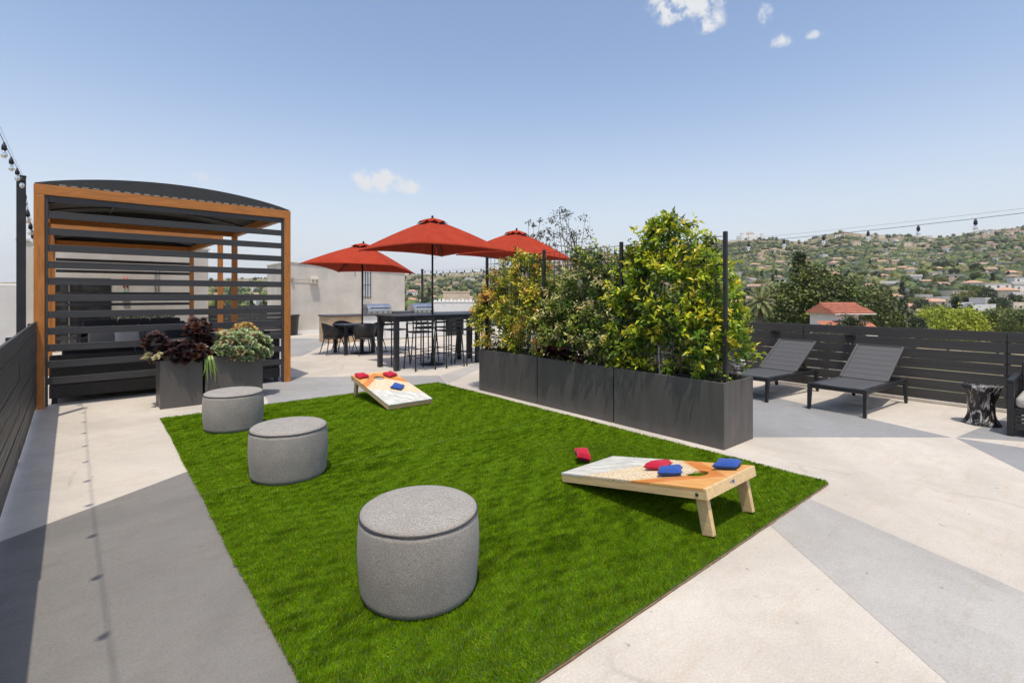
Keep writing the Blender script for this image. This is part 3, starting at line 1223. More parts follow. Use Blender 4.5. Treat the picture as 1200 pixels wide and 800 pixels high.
def planter_box(x0, x1, y0, y1, h, label, name='planter_box'):
    r = thing(name, label, 'planter')
    t = .022
    mb = MB()
    mb.box(x0, x1, y0, y0 + t, 0, h)
    mb.box(x0, x1, y1 - t, y1, 0, h)
    mb.box(x0, x0 + t, y0 + t, y1 - t, 0, h)
    mb.box(x1 - t, x1, y0 + t, y1 - t, 0, h)
    # one continuous shell: outer and inner loops
    mb = MB()
    vs = []
    for z, e in ((0, 0), (h, 0), (h, t), (.1, t)):
        vs += [(x0 + e, y0 + e, z), (x1 - e, y0 + e, z), (x1 - e, y1 - e, z), (x0 + e, y1 - e, z)]
    fs = [(3, 2, 1, 0), (12, 13, 14, 15)]
    for L in range(3):
        for k in range(4):
            a, b = L * 4 + k, L * 4 + (k + 1) % 4
            fs.append((a, b, b + 4, a + 4))
    mb.add(vs, fs)
    mb.build('box', M['planter'], r, bevel=.006, seg=3)
    MB().box(x0 + t + .001, x1 - t - .001, y0 + t + .001, y1 - t - .001, h - .12, h - .06).build('soil', M['soil'], r)
    return r


planter_box(PX0, PX1, *PLY[0], .65, 'dark grey planter box holding the tallest bright green shrub')
planter_box(PX0, PX1, *PLY[1], .65, 'middle dark grey planter box of the hedge row')
planter_box(PX0, PX1, *PLY[2], .65, 'dark grey planter box holding the yellow leaved shrub near the bar tables')

TPX = 4.755
TPY = [2.405, 3.67, 4.99, 6.30]
for i, (ya, yb) in enumerate(zip(TPY, TPY[1:])):
    lab = ['black wire trellis panel behind the bright green shrub', 'black wire trellis panel behind the dark shrub with cream tips', 'black wire trellis panel among the yellow leaved shrub'][i]
    t = thing('wire_trellis', lab, 'trellis', (TPX, ya, .55))
    H2 = 2.085 - .55
    w = yb - ya
    k = 0
    vb = 13
    for j in range(1, vb):
        y = w * j / vb
        MB().tube([(0, y, .08), (0, y, H2)], .0036, 5).build('wire', M['black_post'], t)
    for j in range(16):
        z = H2 - j * .095
        MB().tube([(.004, .02, z), (.004, w - .02, z)], .0036, 5).build('wire', M['black_post'], t)
for i, y in enumerate(TPY):
    p = MB().box(-.018, .018, -.018, .018, -.12, 1.57).build('trellis_post', M['black_post'], bevel=.003)
    p.location = (TPX, y, .56)
    tag(p, ['dark square trellis post at the end of the bright green shrub', 'dark trellis post between the bright green and the dark shrub',
            'dark trellis post between the dark shrub and the yellow leaved shrub', 'dark trellis post at the bar table end of the hedge'][i], 'post', 'trellis posts in the planters')

HPROF = [(2.2, .95), (2.32, 1.0), (2.42, 1.35), (2.55, 1.72), (2.68, 2.0), (2.85, 2.22), (3.05, 2.38), (3.3, 2.31), (3.5, 2.15), (3.75, 1.95), (4.0, 2.02), (4.2, 2.10), (4.5, 2.06), (4.8, 1.74),
         (5.05, 1.66), (5.25, 1.9), (5.5, 2.08), (5.9, 2.08), (6.2, 1.90), (6.45, 1.70), (6.7, 1.25)]
HY = np.array([a for a, b in HPROF])
HZ = np.array([b for a, b in HPROF])


def shrub(y0, y1, n_cl, leaf_l, leaf_w, pal, probs, tip, label, per=22, dens_top=.5, jitter=.09, seed=0, hole=0.0):
    global rng
    rng = np.random.default_rng(100 + seed)
    root = thing('hedge_shrub', label, 'shrub', (4.97, (y0 + y1) / 2, .58))
    oy = (y0 + y1) / 2
    P, D, C, L, W, Nn = [], [], [], [], [], []
    cl = 0
    stems = []
    while cl < n_cl:
        y = rng.uniform(y0, y1)
        top = np.interp(y, HY, HZ)
        z = .60 + (top - .60) * (rng.uniform() ** 0.85)
        rel = (z - .6) / max(.1, top - .6)
        # half thickness: bulging in the lower middle, thin on top
        th = .40 * (0.62 + 0.6 * math.sin(math.pi * min(1, rel * .9 + .12))) * (1 - .45 * rel ** 3)
        if rel < .1:
            th *= .85
        if y < 2.6:
            th *= .35 + .65 * max(0, (y - 2.3) / .3)
        s = rng.uniform(-1, 1)
        s = math.copysign(abs(s) ** 0.45, s)
        x = 5.0 + s * th * (.78 if s < 0 else 1.0)
        nz = mnoise.noise(Vector((x * 2.2 + seed * 9, y * 2.6, z * 2.6)))
        if nz < -0.14 - hole * 0 + (0.10 if rel > .75 else 0) + hole:
            if rng.uniform() < .8:
                continue
        cl += 1
        ax = np.array([s * .8, (y - oy) * .35, .55]) + rng.normal(size=3) * .35
        ax /= np.linalg.norm(ax)
        cen = np.array([x, y, z])
        ln = rng.uniform(.10, .22) * (1.25 if rel > .8 else 1)
        m = int(per * rng.uniform(.7, 1.3))
        t = rng.uniform(0, 1, m) ** .7
        pos = cen + ax * (t[:, None] - .4) * ln + rng.normal(size=(m, 3)) * .022
        rad = rand_unit(m)
        d = rad * .9 + ax * (.35 + .5 * t[:, None]) + np.array([0, 0, -.10])
        base = pal[rng.choice(len(pal), p=probs)]
        young = rng.uniform() < tip[1]
        tipc = np.array(tip[0][rng.integers(len(tip[0]))])
        mixf = np.clip((t - .45) * 1.9, 0, 1)[:, None] * (1.0 if young else .12)
        col = np.array(base) * (1 - mixf) + tipc * mixf
        col = np.clip(col * 1.38 * rng.uniform(.65, 1.25, (m, 1)), 0, .8)
        P.append(pos)
        D.append(d)
        C.append(col)
        sc = rng.uniform(.5, 1.25, m)
        L.append(leaf_l * sc)
        W.append(leaf_w * sc)
        Nn.append(unit(rand_unit(m) * .7 + np.array([s * .5, 0, .9])))
        stems.append((cen, ax, ln))
    P, D, C, L, W, Nn = (np.concatenate(a) for a in (P, D, C, L, W, Nn))
    P = P - np.array([4.97, oy, .58])
    V, F, CC = leaf_arrays(P, D, Nn, L, W, C, .16, .22)
    o = link('foliage', np_mesh('foliage', V, F, M['leaf'], CC), root)
    # woody stems rising out of the soil
    for k in range(4):
        yb = y0 + (y1 - y0) * (k + .5) / 4 + random.uniform(-.1, .1) - oy
        top = np.interp(yb + oy, HY, HZ) - .58
        pts = []
        x, y = random.uniform(-.08, .08), yb
        for i in range(8):
            pts.append((x, y, -.03 + (top * .9) * i / 7))
            x += random.uniform(-.04, .04)
            y += random.uniform(-.06, .06)
        st = MB().tube(pts, [.014 - .0013 * i for i in range(8)], 6).build('stem', M['bark'], root, True)
        for q in range(5):
            i = random.randint(1, 6)
            a = Vector(pts[i])
            b = a + Vector((random.uniform(-.28, .28), random.uniform(-.3, .3), random.uniform(.1, .35)))
            MB().tube([a, (a + b) / 2 + Vector((0, 0, .03)), b], [.007, .005, .003], 5).build('branch', M['bark'], st, True)
    return root


shrub(2.36, 3.80, 740, .070, .032, [(.050, .115, .012), (.11, .21, .016), (.23, .33, .020), (.028, .065, .010)], [.30, .34, .22, .14],
      ([(.56, .54, .03), (.68, .54, .04), (.44, .50, .03)], .6), 'tall bright green shrub with yellow new leaves at the fence-free end of the hedge', 24, seed=1)
shrub(3.66, 5.12, 900, .056, .028, [(.055, .115, .014), (.115, .185, .020), (.24, .29, .035), (.026, .050, .010)], [.34, .3, .2, .16],
      ([(.60, .52, .24), (.50, .47, .12), (.56, .44, .20)], .40), 'dark green shrub with cream and pink leaf tips in the middle planter', 24, seed=2, hole=-.04)
shrub(5.00, 6.62, 760, .056, .029, [(.10, .155, .016), (.22, .28, .024), (.42, .41, .028), (.045, .07, .012)], [.28, .34, .26, .12],
      ([(.66, .48, .05), (.58, .27, .06), (.55, .52, .06)], .6), 'yellow and orange tinged shrub beside the bar tables', 24, seed=3, hole=.01)
rng = np.random.default_rng(55)
for (x, y, lab) in ((4.76, 5.75, 'pale stake in the planter under the yellow leaved shrub'), (4.74, 5.20, 'pale stake next to the dark rosettes in the hedge planter'), (4.76, 3.15, 'pale stake under the bright green shrub')):
    s = MB().tube([(0, 0, -.12), (.01, .02, .35)], .009, 8).build('plant_stake', M['cane'])
    s.location = (x, y, .60)
    tag(s, lab, 'stake')


# ------------------------------------------------------------------ succulents
def rosette_mesh(name, n, L, W, pal, cup=.6, tipc=None, seed=0):
    rg = np.random.default_rng(seed)
    P, D, Nn, Ls, Ws, C = [], [], [], [], [], []
    for i in range(n):
        a = i * 2.39996
        t = i / n
        el = R_(6 + 78 * (1 - t) ** 1.2 * cup + 8)
        d = np.array([math.cos(a) * math.cos(el), math.sin(a) * math.cos(el), math.sin(el)])
        up = np.array([-math.cos(a) * math.sin(el), -math.sin(a) * math.sin(el), math.cos(el)])
        P.append(d * .004 + np.array([0, 0, .004 * (1 - t)]))
        D.append(d)
        Nn.append(up)
        k = .45 + .55 * t
        Ls.append(L * k * rg.uniform(.85, 1.1))
        Ws.append(W * k * rg.uniform(.9, 1.1))
        C.append(np.array(pal[rg.integers(len(pal))]) * rg.uniform(.8, 1.2))
    P, D, Nn, Ls, Ws, C = map(np.array, (P, D, Nn, Ls, Ws, C))
    # spoon shaped leaf: 6 verts
    D = unit(D)
    S = unit(np.cross(D, Nn))
    U = unit(np.cross(S, D))
    Lc, Wc = Ls[:, None], Ws[:, None]
    m = len(P)
    V = np.empty((m, 6, 3))
    V[:, 0] = P
    V[:, 1] = P + D * Lc * .68 - S * Wc / 2 + U * Wc * .12
    V[:, 2] = P + D * Lc * .92 - S * Wc * .3 + U * Wc * .16
    V[:, 3] = P + D * Lc + U * Wc * .12
    V[:, 4] = P + D * Lc * .92 + S * Wc * .3 + U * Wc * .16
    V[:, 5] = P + D * Lc * .68 + S * Wc / 2 + U * Wc * .12
    b = np.arange(m)[:, None] * 6
    F = np.concatenate([b + np.array([[0, 1, 2, 3]]), b + np.array([[0, 3, 4, 5]])])
    col = np.repeat(C, 6, axis=0)
    if tipc is not None:
        ti = np.tile(np.array([0, .15, .8, 1, .8, .15])[:, None], (m, 1))
        col = col * (1 - ti) + np.array(tipc) * ti
    return np_mesh(name, V.reshape(-1, 3), F, M['succ'], col)


aeo = [rosette_mesh('rosette', 40, .085, .034, [(.030, .010, .011), (.060, .018, .016), (.022, .009, .010), (.10, .035, .02)], .75, (.018, .007, .008), s) for s in (1, 2)]
aeo_red = rosette_mesh('rosette', 40, .085, .036, [(.15, .055, .022), (.10, .03, .018), (.19, .085, .035)], .75, (.05, .014, .012), 3)
grn = [rosette_mesh('rosette', 26, .062, .032, [(.24, .33, .11), (.32, .40, .15), (.18, .26, .09)], .8, (.38, .42, .22), s) for s in (4, 5)]
grn_p = rosette_mesh('rosette', 26, .060, .032, [(.28, .33, .14), (.36, .34, .16)], .8, (.48, .32, .18), 6)
yel = rosette_mesh('rosette', 26, .060, .030, [(.48, .34, .07), (.40, .36, .10), (.34, .36, .14)], .8, (.50, .28, .08), 7)
pal_g = rosette_mesh('rosette', 24, .06, .028, [(.40, .38, .18), (.32, .33, .15)], .8, (.50, .42, .24), 8)

planter_box(.64, 1.122, 7.97, 8.57, .64, 'dark grey planter box under the burgundy rosettes', 'planter_box')
planter_box(1.15, 1.88, 7.97, 8.57, .64, 'wider dark grey planter box under the green rosettes', 'planter_box')


def succulent(label, base, spots, meshes, stem=True, smin=.9, smax=1.25):
    r = thing('succulent_plant', label, 'succulent', base)
    for (x, y, z) in spots:
        o = link('rosette', random.choice(meshes), r)
        o.location = (x, y, z)
        out = Vector((x * .8, y * 1.0 - .35, .9)) + Vector((random.uniform(-.35, .35), random.uniform(-.35, .35), 0))
        o.rotation_euler = out.to_track_quat('Z', 'X').to_euler()
        s = random.uniform(smin, smax)
        o.scale = (s, s, s)
    if stem:
        for (x, y, z) in spots[::4]:
            MB().tube([(x * .25, y * .25, -.02), (x * .7, y * .7, z * .45), (x, y, z)], [.014, .011, .009], 6).build('stem', M['bark'], r, True)
    return r


random.seed(21)


def blob_spots(n, rx, ry, rz, zc, mind, top=True):
    out = []
    tries = 0
    while len(out) < n and tries < 6000:
        tries += 1
        v = Vector((random.gauss(0, 1), random.gauss(0, 1), random.gauss(0, 1))).normalized()
        if v.z < -.45 or v.y > .55:
            continue
        k = random.uniform(.86, 1.05)
        p = Vector((v.x * rx * k, v.y * ry * k, zc + v.z * rz * k))
        if all((p - q).length > mind for q in out):
            out.append(p)
    return [tuple(p) for p in out]


DZ = .60
tall = blob_spots(30, .16, .15, .23, .32, .068) + blob_spots(10, .09, .08, .13, .28, .06)
succulent('tall burgundy black rosette succulent in the planter by the pergola', (1.12, 8.22, DZ), tall, [aeo[0], aeo[1], aeo_red, aeo_red], smin=.85, smax=1.15)
low = blob_spots(44, .33, .25, .17, .08, .07) + blob_spots(12, .22, .15, .10, .08, .07)
succulent('low spreading burgundy rosettes spilling over the planter edge', (.93, 8.16, DZ), low, [aeo[0], aeo[1], aeo[0], aeo_red], smin=.9, smax=1.2)
side = blob_spots(12, .12, .10, .10, .26, .06)
succulent('small burgundy rosette cluster leaning out over the planter end', (.58, 8.22, DZ), side, [aeo[0], aeo_red], smin=.85, smax=1.1)
pg = blob_spots(10, .13, .10, .06, .02, .05)
succulent('pale yellow green rosettes at the planter corner below the burgundy ones', (.62, 8.08, DZ), [(x, y, z + .05) for x, y, z in pg], [pal_g], False)
gs = blob_spots(120, .41, .30, .29, .10, .052) + blob_spots(45, .30, .20, .21, .10, .055)
succulent('grey green rosette succulent mounding over the wider planter', (1.62, 8.18, DZ), gs, [grn[0], grn[1], grn[0], grn[1], grn_p], smin=1.0, smax=1.35)
ys = blob_spots(20, .16, .12, .10, .36, .045)
succulent('yellow rosette cluster on top of the grey green succulent', (1.70, 8.28, DZ + .02), ys, [yel], True, .85, 1.1)
# hanging strap leaves
hp = thing('strap_leaf_plant', 'light green strap leaves hanging down between the two succulent planters', 'plant', (1.15, 7.94, .62))
for k in range(8):
    x = random.uniform(-.03, .09)
    L = random.uniform(.18, .36)
    pts = [Vector((x * .5, .04, .02)), Vector((x * .8, -.02, .05)), Vector((x, -.045, -.02)), Vector((x * 1.3, -.05, -L * .6)), Vector((x * 1.5 + random.uniform(-.03, .03), -.045, -L))]
    mb = MB()
    ws = [.008, .010, .010, .008, .001]
    vs = []
    for p, w in zip(pts, ws):
        vs += [p + Vector((-w, .003, 0)), p + Vector((w, -.003, 0))]
    mb.add(vs, [(2 * i, 2 * i + 1, 2 * i + 3, 2 * i + 2) for i in range(4)])
    mb.build('leaf', pm('strap leaf green', (.17, .26, .05), .45, 0, .2, 8) if k == 0 else bpy.data.materials['strap leaf green'], hp, True)

# dark rosettes and a white bloom in the hedge planters
dk = [(random.uniform(-.07, .03), random.uniform(-.36, .36), random.uniform(.04, .18)) for _ in range(22)]
succulent('black purple rosettes at the foot of the hedge, over the planter rim', (4.685, 4.56, .61), dk, aeo, False, .95, 1.25)
wf = thing('white_flower_plant', 'white flower cluster at the planter end below the trellis post', 'flower', (5.03, 2.44, .63))
wmat = pm('white petals', (.74, .72, .66), .7, 0, .1, 20)
for k in range(14):
    p = Vector((random.uniform(-.07, .07), random.uniform(-.06, .03), random.uniform(.05, .20)))
    mb = MB()
    for j in range(6):
        a = j * math.pi / 3 + k
        d = Vector((math.cos(a), math.sin(a) - .3, .45)).normalized() * .042
        s = d.cross(Vector((0, 0, 1))).normalized() * .018
        mb.add([p, p + d * .6 + s, p + d, p + d * .6 - s], [(0, 1, 2, 3)])
    mb.build('flower', wmat, wf)
    MB().tube([(0, 0, -.05), tuple(p)], .003, 5).build('stem', M['bark'], wf)


# ------------------------------------------------------------------ sun loungers
def lounger(label, loc, rz):
    """foot end at x=0, head toward +x; width along y"""
    r = thing('sun_lounger', label, 'sun lounger', loc, rz)
    W = .66
    h = .335
    hinge = .86
    for s in (-1, 1):
        MB().bar((0, s * (W / 2 - .018), h - .03), (1.46, s * (W / 2 - .018), h - .03), .034, .055).build('side_rail', M['black_post'], r, bevel=.004)
        for x, ln in ((.02, -.03), (1.40, .05)):
            MB().add(*taper_leg(x, s * (W / 2 - .012), ln)).build('leg', M['black_post'], r, bevel=.003)
    MB().box(.0, .034, -W / 2 + .038, W / 2 - .038, h - .057, h - .004).build('cross_rail', M['black_post'], r, bevel=.004)
    MB().box(1.425, 1.458, -W / 2 + .038, W / 2 - .038, h - .057, h - .004).build('cross_rail', M['black_post'], r, bevel=.004)
    # seat sling, sagging slightly
    mb = MB()
    nx = 12
    vs = []
    for i in range(nx + 1):
        x = .036 + (hinge - .04) * i / nx
        for j in range(7):
            y = -W / 2 + .037 + (W - .074) * j / 6
            vs.append((x, y, h + .006 - .016 * math.sin(math.pi * j / 6) * math.sin(math.pi * min(1, i / nx + .08)) ** .5))
    fs = [(i * 7 + j, (i + 1) * 7 + j, (i + 1) * 7 + j + 1, i * 7 + j + 1) for i in range(nx) for j in range(6)]
    mb.add(vs, fs)
    o = mb.build('seat_sling', M['sling'], r, True)
    sm = o.modifiers.new('solid', 'SOLIDIFY')
    sm.thickness = .006
    # backrest
    a = R_(34)
    LB = .745
    dx, dz = math.cos(a), math.sin(a)
    for s in (-1, 1):
        y = s * (W / 2 - .054)
        MB().bar((hinge, y, h + .01), (hinge + LB * dx, y, h + .01 + LB * dz), .028, .028).build('back_rail', M['sling'], r, bevel=.004)
    MB().bar((hinge + LB * dx, -W / 2 + .04, h + .01 + LB * dz), (hinge + LB * dx, W / 2 - .04, h + .01 + LB * dz), .028, .028).build('back_rail', M['sling'], r, bevel=.004)
    nb_ = 7
    wdt = LB / nb_
    for k in range(nb_):
        t0, t1 = k * wdt + .0015, (k + 1) * wdt - .0025
        mb = MB()
        p0 = Vector((hinge + t0 * dx, 0, h + .012 + t0 * dz))
        p1 = Vector((hinge + t1 * dx, 0, h + .012 + t1 * dz))
        nrm = Vector((-dz, 0, dx))
        vs = []
        for (p, o_) in ((p0, 0), ((p0 + p1) / 2, .0004), (p1, 0)):
            for y in (-W / 2 + .069, W / 2 - .069):
                vs.append(p + nrm * o_ + Vector((0, y, 0)))
        mb.add(vs, [(0, 2, 3, 1), (2, 4, 5, 3)])
        o = mb.build('back_strap', M['sling'], r, False)
        sm = o.modifiers.new('solid', 'SOLIDIFY')
        sm.thickness = .008
    for s in (-1, 1):
        MB().tube([(hinge + .45 * dx, s * .2, h + .45 * dz), (1.28, s * .2, h - .02)], .009, 8).build('prop_strut', M['black_post'], r)
    return r


def taper_leg(x, y, lean):
    t, b = .030, .021
    vs = []
    for (z, w, dx_) in ((0, b, lean), (.334, t, 0)):
        for a, c in ((-1, -1), (1, -1), (1, 1), (-1, 1)):
            vs.append((x + dx_ + a * w, y + c * w * .8, z))
    return vs, [(3, 2, 1, 0), (4, 5, 6, 7), (0, 1, 5, 4), (1, 2, 6, 5), (2, 3, 7, 6), (3, 0, 4, 7)]


lounger('charcoal sling sun lounger beside the black and white stone stump', (7.22, 2.20, .006), R_(-4))
lounger('charcoal sling sun lounger partly hidden by the hedge planter', (7.24, 3.36, .006), R_(-6))

for (y, lab) in ((2.52, 'small black lamp box on the fence above the lounger by the stone stump'), (3.62, 'small black lamp box on the fence above the lounger by the hedge')):
    fl = thing('fence_light', lab, 'lamp', (8.935, y, .86))
    MB().box(-.075, -.004, -.06, .06, -.03, .035).build('housing', M['black'], fl, bevel=.006)
    MB().box(-.095, -.0755, -.068, .068, .022, .04).build('hood', M['black'], fl, bevel=.004)

# stone stump stool
mb = MB()
n = 40
vs, fs = [], []
rows = 14
for i in range(rows + 1):
    t = i / rows
    rr = .185 - .055 * math.sin(math.pi * (t ** .8)) + .012 * t
    if t < .1:
        rr += .012 * (1 - t / .1)
    if i == rows:
        rr -= .006
    for k in range(n):
        a = 2 * math.pi * k / n
        w = 1 + .10 * mnoise.noise(Vector((math.cos(a) * 2, math.sin(a) * 2, t * 1.6))) + .05 * mnoise.noise(Vector((math.cos(a) * 6, math.sin(a) * 6, t * 5)))
        vs.append((rr * w * math.cos(a), rr * w * math.sin(a), t * .45))
for i in range(rows):
    for k in range(n):
        a, b = i * n + k, i * n + (k + 1) % n
        fs.append((a, b, b + n, a + n))
fs.append(tuple(reversed(range(n))))
fs.append(tuple(range(rows * n, rows * n + n)))
so = mb.add(vs, fs).build('stump_stool', M['stump'], None, True, 0)
so.location = (7.93, .93, .006)
so.scale = (.9, .9, 1)
tag(so, 'black and white veined stone stump stool beside the woven armchair', 'stool')

# woven armchair at the frame edge
ac = thing('woven_armchair', 'black rope woven armchair with beige seat cushion beside the stone stump', 'armchair', (7.83, .30, .006))
Wc, Dc = .74, .76
for sx in (-1, 1):
    for sy in (-1, 1):
        MB().box(sx * (Wc / 2 - .03) - .028, sx * (Wc / 2 - .03) + .028, sy * (Dc / 2 - .03) - .028, sy * (Dc / 2 - .03) + .028, 0, .56).build('leg', M['black'], ac, bevel=.006)
for sy in (-1, 1):
    y = sy * (Dc / 2 - .03)
    MB().box(-Wc / 2, Wc / 2, y - .03, y + .03, .562, .60).build('arm', M['black'], ac, bevel=.012)
    for k in range(22):
        x = -Wc / 2 + .075 + k * (Wc - .15) / 21
        MB().tube([(x, y, .24), (x, y, .561)], .011, 6).build('rope', M['wicker'], ac)
MB().box(Wc / 2 - .058, Wc / 2 - .003, -Dc / 2 + .062, Dc / 2 - .062, .30, .74).build('backrest', M['wicker'], ac, bevel=.012)
for k in range(5):
    z = .07 + k * .042
    for sy in (-1, 1):
        MB().box(-Wc / 2 + .06, Wc / 2 - .06, sy * (Dc / 2 - .03) - .012, sy * (Dc / 2 - .03) + .012, z, z + .03).build('weave_band', M['wicker'], ac, bevel=.004)
    MB().box(-Wc / 2 + .018, -Wc / 2 + .042, -Dc / 2 + .06, Dc / 2 - .06, z, z + .03).build('weave_band', M['wicker'], ac, bevel=.004)
MB().box(-Wc / 2 + .01, Wc / 2 - .062, -Dc / 2 + .062, Dc / 2 - .062, .27, .30).build('seat_frame', M['black'], ac, bevel=.004)
soft_box(-Wc / 2 + .0, Wc / 2 - .065, -Dc / 2 + .065, Dc / 2 - .065, .302, .42, 'seat_cushion', M['cushion_beige'], ac, .045)


# ------------------------------------------------------------------ umbrellas
def umbrella(label, loc, zc, yaw, a, drop, tilt=(0, 0), base=True, tag_strip=False):
    r = thing('market_umbrella', label, 'umbrella', loc)
    MB().tube([(0, 0, .03), (0, 0, zc + drop * .93)], .021, 14).build('pole', M['black'], r, True)
    bs = MB().lathe([(.27, 0), (.275, .012), (.26, .03), (.06, .05), (.04, .06), (.036, .26), (.0215, .262)], 36).build('base', M['black'], r, True)
    k = Vector((math.cos(tilt[1]), math.sin(tilt[1]), 0))
    Mt = Matrix.Translation((0, 0, zc)) @ Matrix.Rotation(tilt[0], 4, k) @ Matrix.Rotation(yaw, 4, 'Z')
    cz = .74                # fraction of radius where the vent cap starts

    def cpt(s, t, side):
        """panel point: s along edge -1..1, t 0 (top) .. 1 (edge)"""
        bow = 1 - .045 * (1 - s * s) * t
        x, y = s * a * t, -a * t * bow
        z = drop * (1 - t ** 1.12) + .03 * math.sin(math.pi * t) * (0.4 + .6 * abs(s)) * .5
        z += -.02 * (1 - s * s) * math.sin(math.pi * t) + .035 * (1 - s * s) * t * t
        q = Matrix.Rotation(side * math.pi / 2, 4, 'Z') @ Vector((x, y, z))
        return Mt @ q
    for side in range(4):
        mb = MB()
        ns, ntt = 16, 10
        vs = []
        ts = [.185 + .815 * j / ntt for j in range(ntt + 1)]
        for t in ts:
            for i in range(ns + 1):
                vs.append(cpt(-1 + 2 * i / ns, t, side))
        fs = [(j * (ns + 1) + i, (j + 1) * (ns + 1) + i, (j + 1) * (ns + 1) + i + 1, j * (ns + 1) + i + 1) for j in range(ntt) for i in range(ns)]
        o = mb.add(vs, fs).build('canopy_panel', M['red_canopy'], r, True)
        sm = o.modifiers.new('solid', 'SOLIDIFY')
        sm.thickness = .004
        # vent cap panel, standing a little proud
        mb = MB()
        vs = []
        for j in range(5):
            t = .0 + .215 * j / 4
            for i in range(9):
                s = -1 + 2 * i / 8
                x, y = s * a * t, -a * t
                z = drop * (1 - (t * .80) ** 1.12) + .038 - .010 * (j / 4) ** 2 - (0.030 * math.cos(s * math.pi * 2.0) * (j / 4))
                vs.append(Mt @ (Matrix.Rotation(side * math.pi / 2, 4, 'Z') @ Vector((x, y, z))))
        fs = [(j * 9 + i, (j + 1) * 9 + i, (j + 1) * 9 + i + 1, j * 9 + i + 1) for j in range(4) for i in range(8)]
        o = mb.add(vs, fs).build('vent_cap', M['red_canopy'], r, True)
        sm = o.modifiers.new('solid', 'SOLIDIFY')
        sm.thickness = .004
        mb = MB()  # added black strip, stands in for the shade under the vent cap
        vs = []
        for t, dz_ in ((.188, .004), (.172, .030)):
            for i in range(9):
                q = -1 + 2 * i / 8
                zz = drop * (1 - .188 ** 1.12) + dz_
                vs.append(Mt @ (Matrix.Rotation(side * math.pi / 2, 4, 'Z') @ Vector((q * a * t, -a * t, zz))))
        mb.add(vs, [(i, i + 1, 10 + i, 9 + i) for i in range(8)]).build('vent_shade_strip', M['black'], r)
        p1 = Mt @ (Matrix.Rotation(side * math.pi / 2, 4, 'Z') @ Vector((-a * .99, -a * .99, -.012)))
        p0 = Mt @ Vector((0, 0, drop * .90))
        MB().tube([p0, p1], .008, 6).build('rib', M['black'], r)
        pm_ = p0.lerp(p1, .52)
        MB().tube([Mt @ Vector((0, 0, drop * .25)), pm_ - Vector((0, 0, .01))], .007, 6).build('strut', M['black'], r)
    MB().lathe([(.045, 0), (.045, .05), (.03, .06)], 16, c=tuple(Mt @ Vector((0, 0, drop * .25 - .03)))).build('runner', M['black'], r, True)
    MB().lathe([(.018, 0), (.026, .02), (.026, .045), (.012, .06)], 14, c=tuple(Mt @ Vector((0, 0, drop + .03)))).build('finial', M['black'], r, True)
    # pull cord loop
    q = Mt @ Vector((0, 0, drop * .2))
    loop = [q + Vector((.03, -.01, 0)), q + Vector((.09, -.02, -.1)), q + Vector((.10, -.02, -.22)), q + Vector((.07, -.02, -.30)), q + Vector((.02, -.01, -.28))]
    MB().tube(loop, .003, 5).build('pull_cord', M['cane'], r)
    if tag_strip:
        e = cpt(.55, 1.0, 1)
        e2 = cpt(.55, .72, 1)
        MB().bar(e2 + Vector((0, 0, .02)), e + Vector((0, 0, .012)), .03, .006).build('tie_strap', M['red_canopy'], r)
        MB().bar(e + Vector((0, 0, .005)), e + Vector((0.01, 0, -.15)), .03, .006).build('tie_strap', M['red_canopy'], r)
    return r


umbrella('large red square umbrella rising through the bar table with four visible stools', (5.62, 9.42, 0), 2.47, .10, 1.138, .68)
umbrella('red umbrella standing lower, over the small dining table by the stucco wall', (5.302, 12.40, 0), 2.181, .813, 1.121, .64, (-.054, -1.322), tag_strip=True)
umbrella('red square umbrella partly behind the yellow leaved shrub', (8.015, 9.455, 0), 2.431, .046, 1.06, .66, (.055, 1.14))


# ------------------------------------------------------------------ bar tables and stools
def bar_table(label, x0, x1, y0, y1, h):
    r = thing('bar_table', label, 'table', ((x0 + x1) / 2, (y0 + y1) / 2, .004))
    w, d = (x1 - x0) / 2, (y1 - y0) / 2
    nsl = 5
    sd = (2 * d + .06 - .012) / nsl
    for k in range(nsl):
        ya = -d - .03 + k * (sd + .003)
        # the middle boards leave a gap for the pole
        if k == 2:
            MB().box(-w - .03, -.05, ya, ya + sd, h - .035, h).build('top_slat', M['black_post'], r, bevel=.003)
            MB().box(.12, w + .03, ya, ya + sd, h - .035, h).build('top_slat', M['black_post'], r, bevel=.003)
        else:
            MB().box(-w - .03, w + .03, ya, ya + sd, h - .035, h).build('top_slat', M['black_post'], r, bevel=.003)
    for s in (-1, 1):
        MB().box(-w + .052, w - .052, s * (d - .03) - .015, s * (d - .03) + .015, h - .12, h - .036).build('apron', M['black_post'], r)
        MB().box(s * (w - .03) - .015, s * (w - .03) + .015, -d + .052, d - .052, h - .12, h - .036).build('apron', M['black_post'], r)
        for t in (-1, 1):
            x, y = s * (w - .04), t * (d - .04)
            MB().box(x - .045, x + .045, y - .045, y + .045, 0, h - .037).build('leg', M['black_post'], r, bevel=.003)
    return r


bar_table('black slatted bar table with the big umbrella rising through it', 4.52, 6.58, 8.98, 9.80, 1.09)
bar_table('second black bar table mostly hidden behind the yellow leaved shrub', 6.78, 8.80, 8.98, 9.80, 1.09)


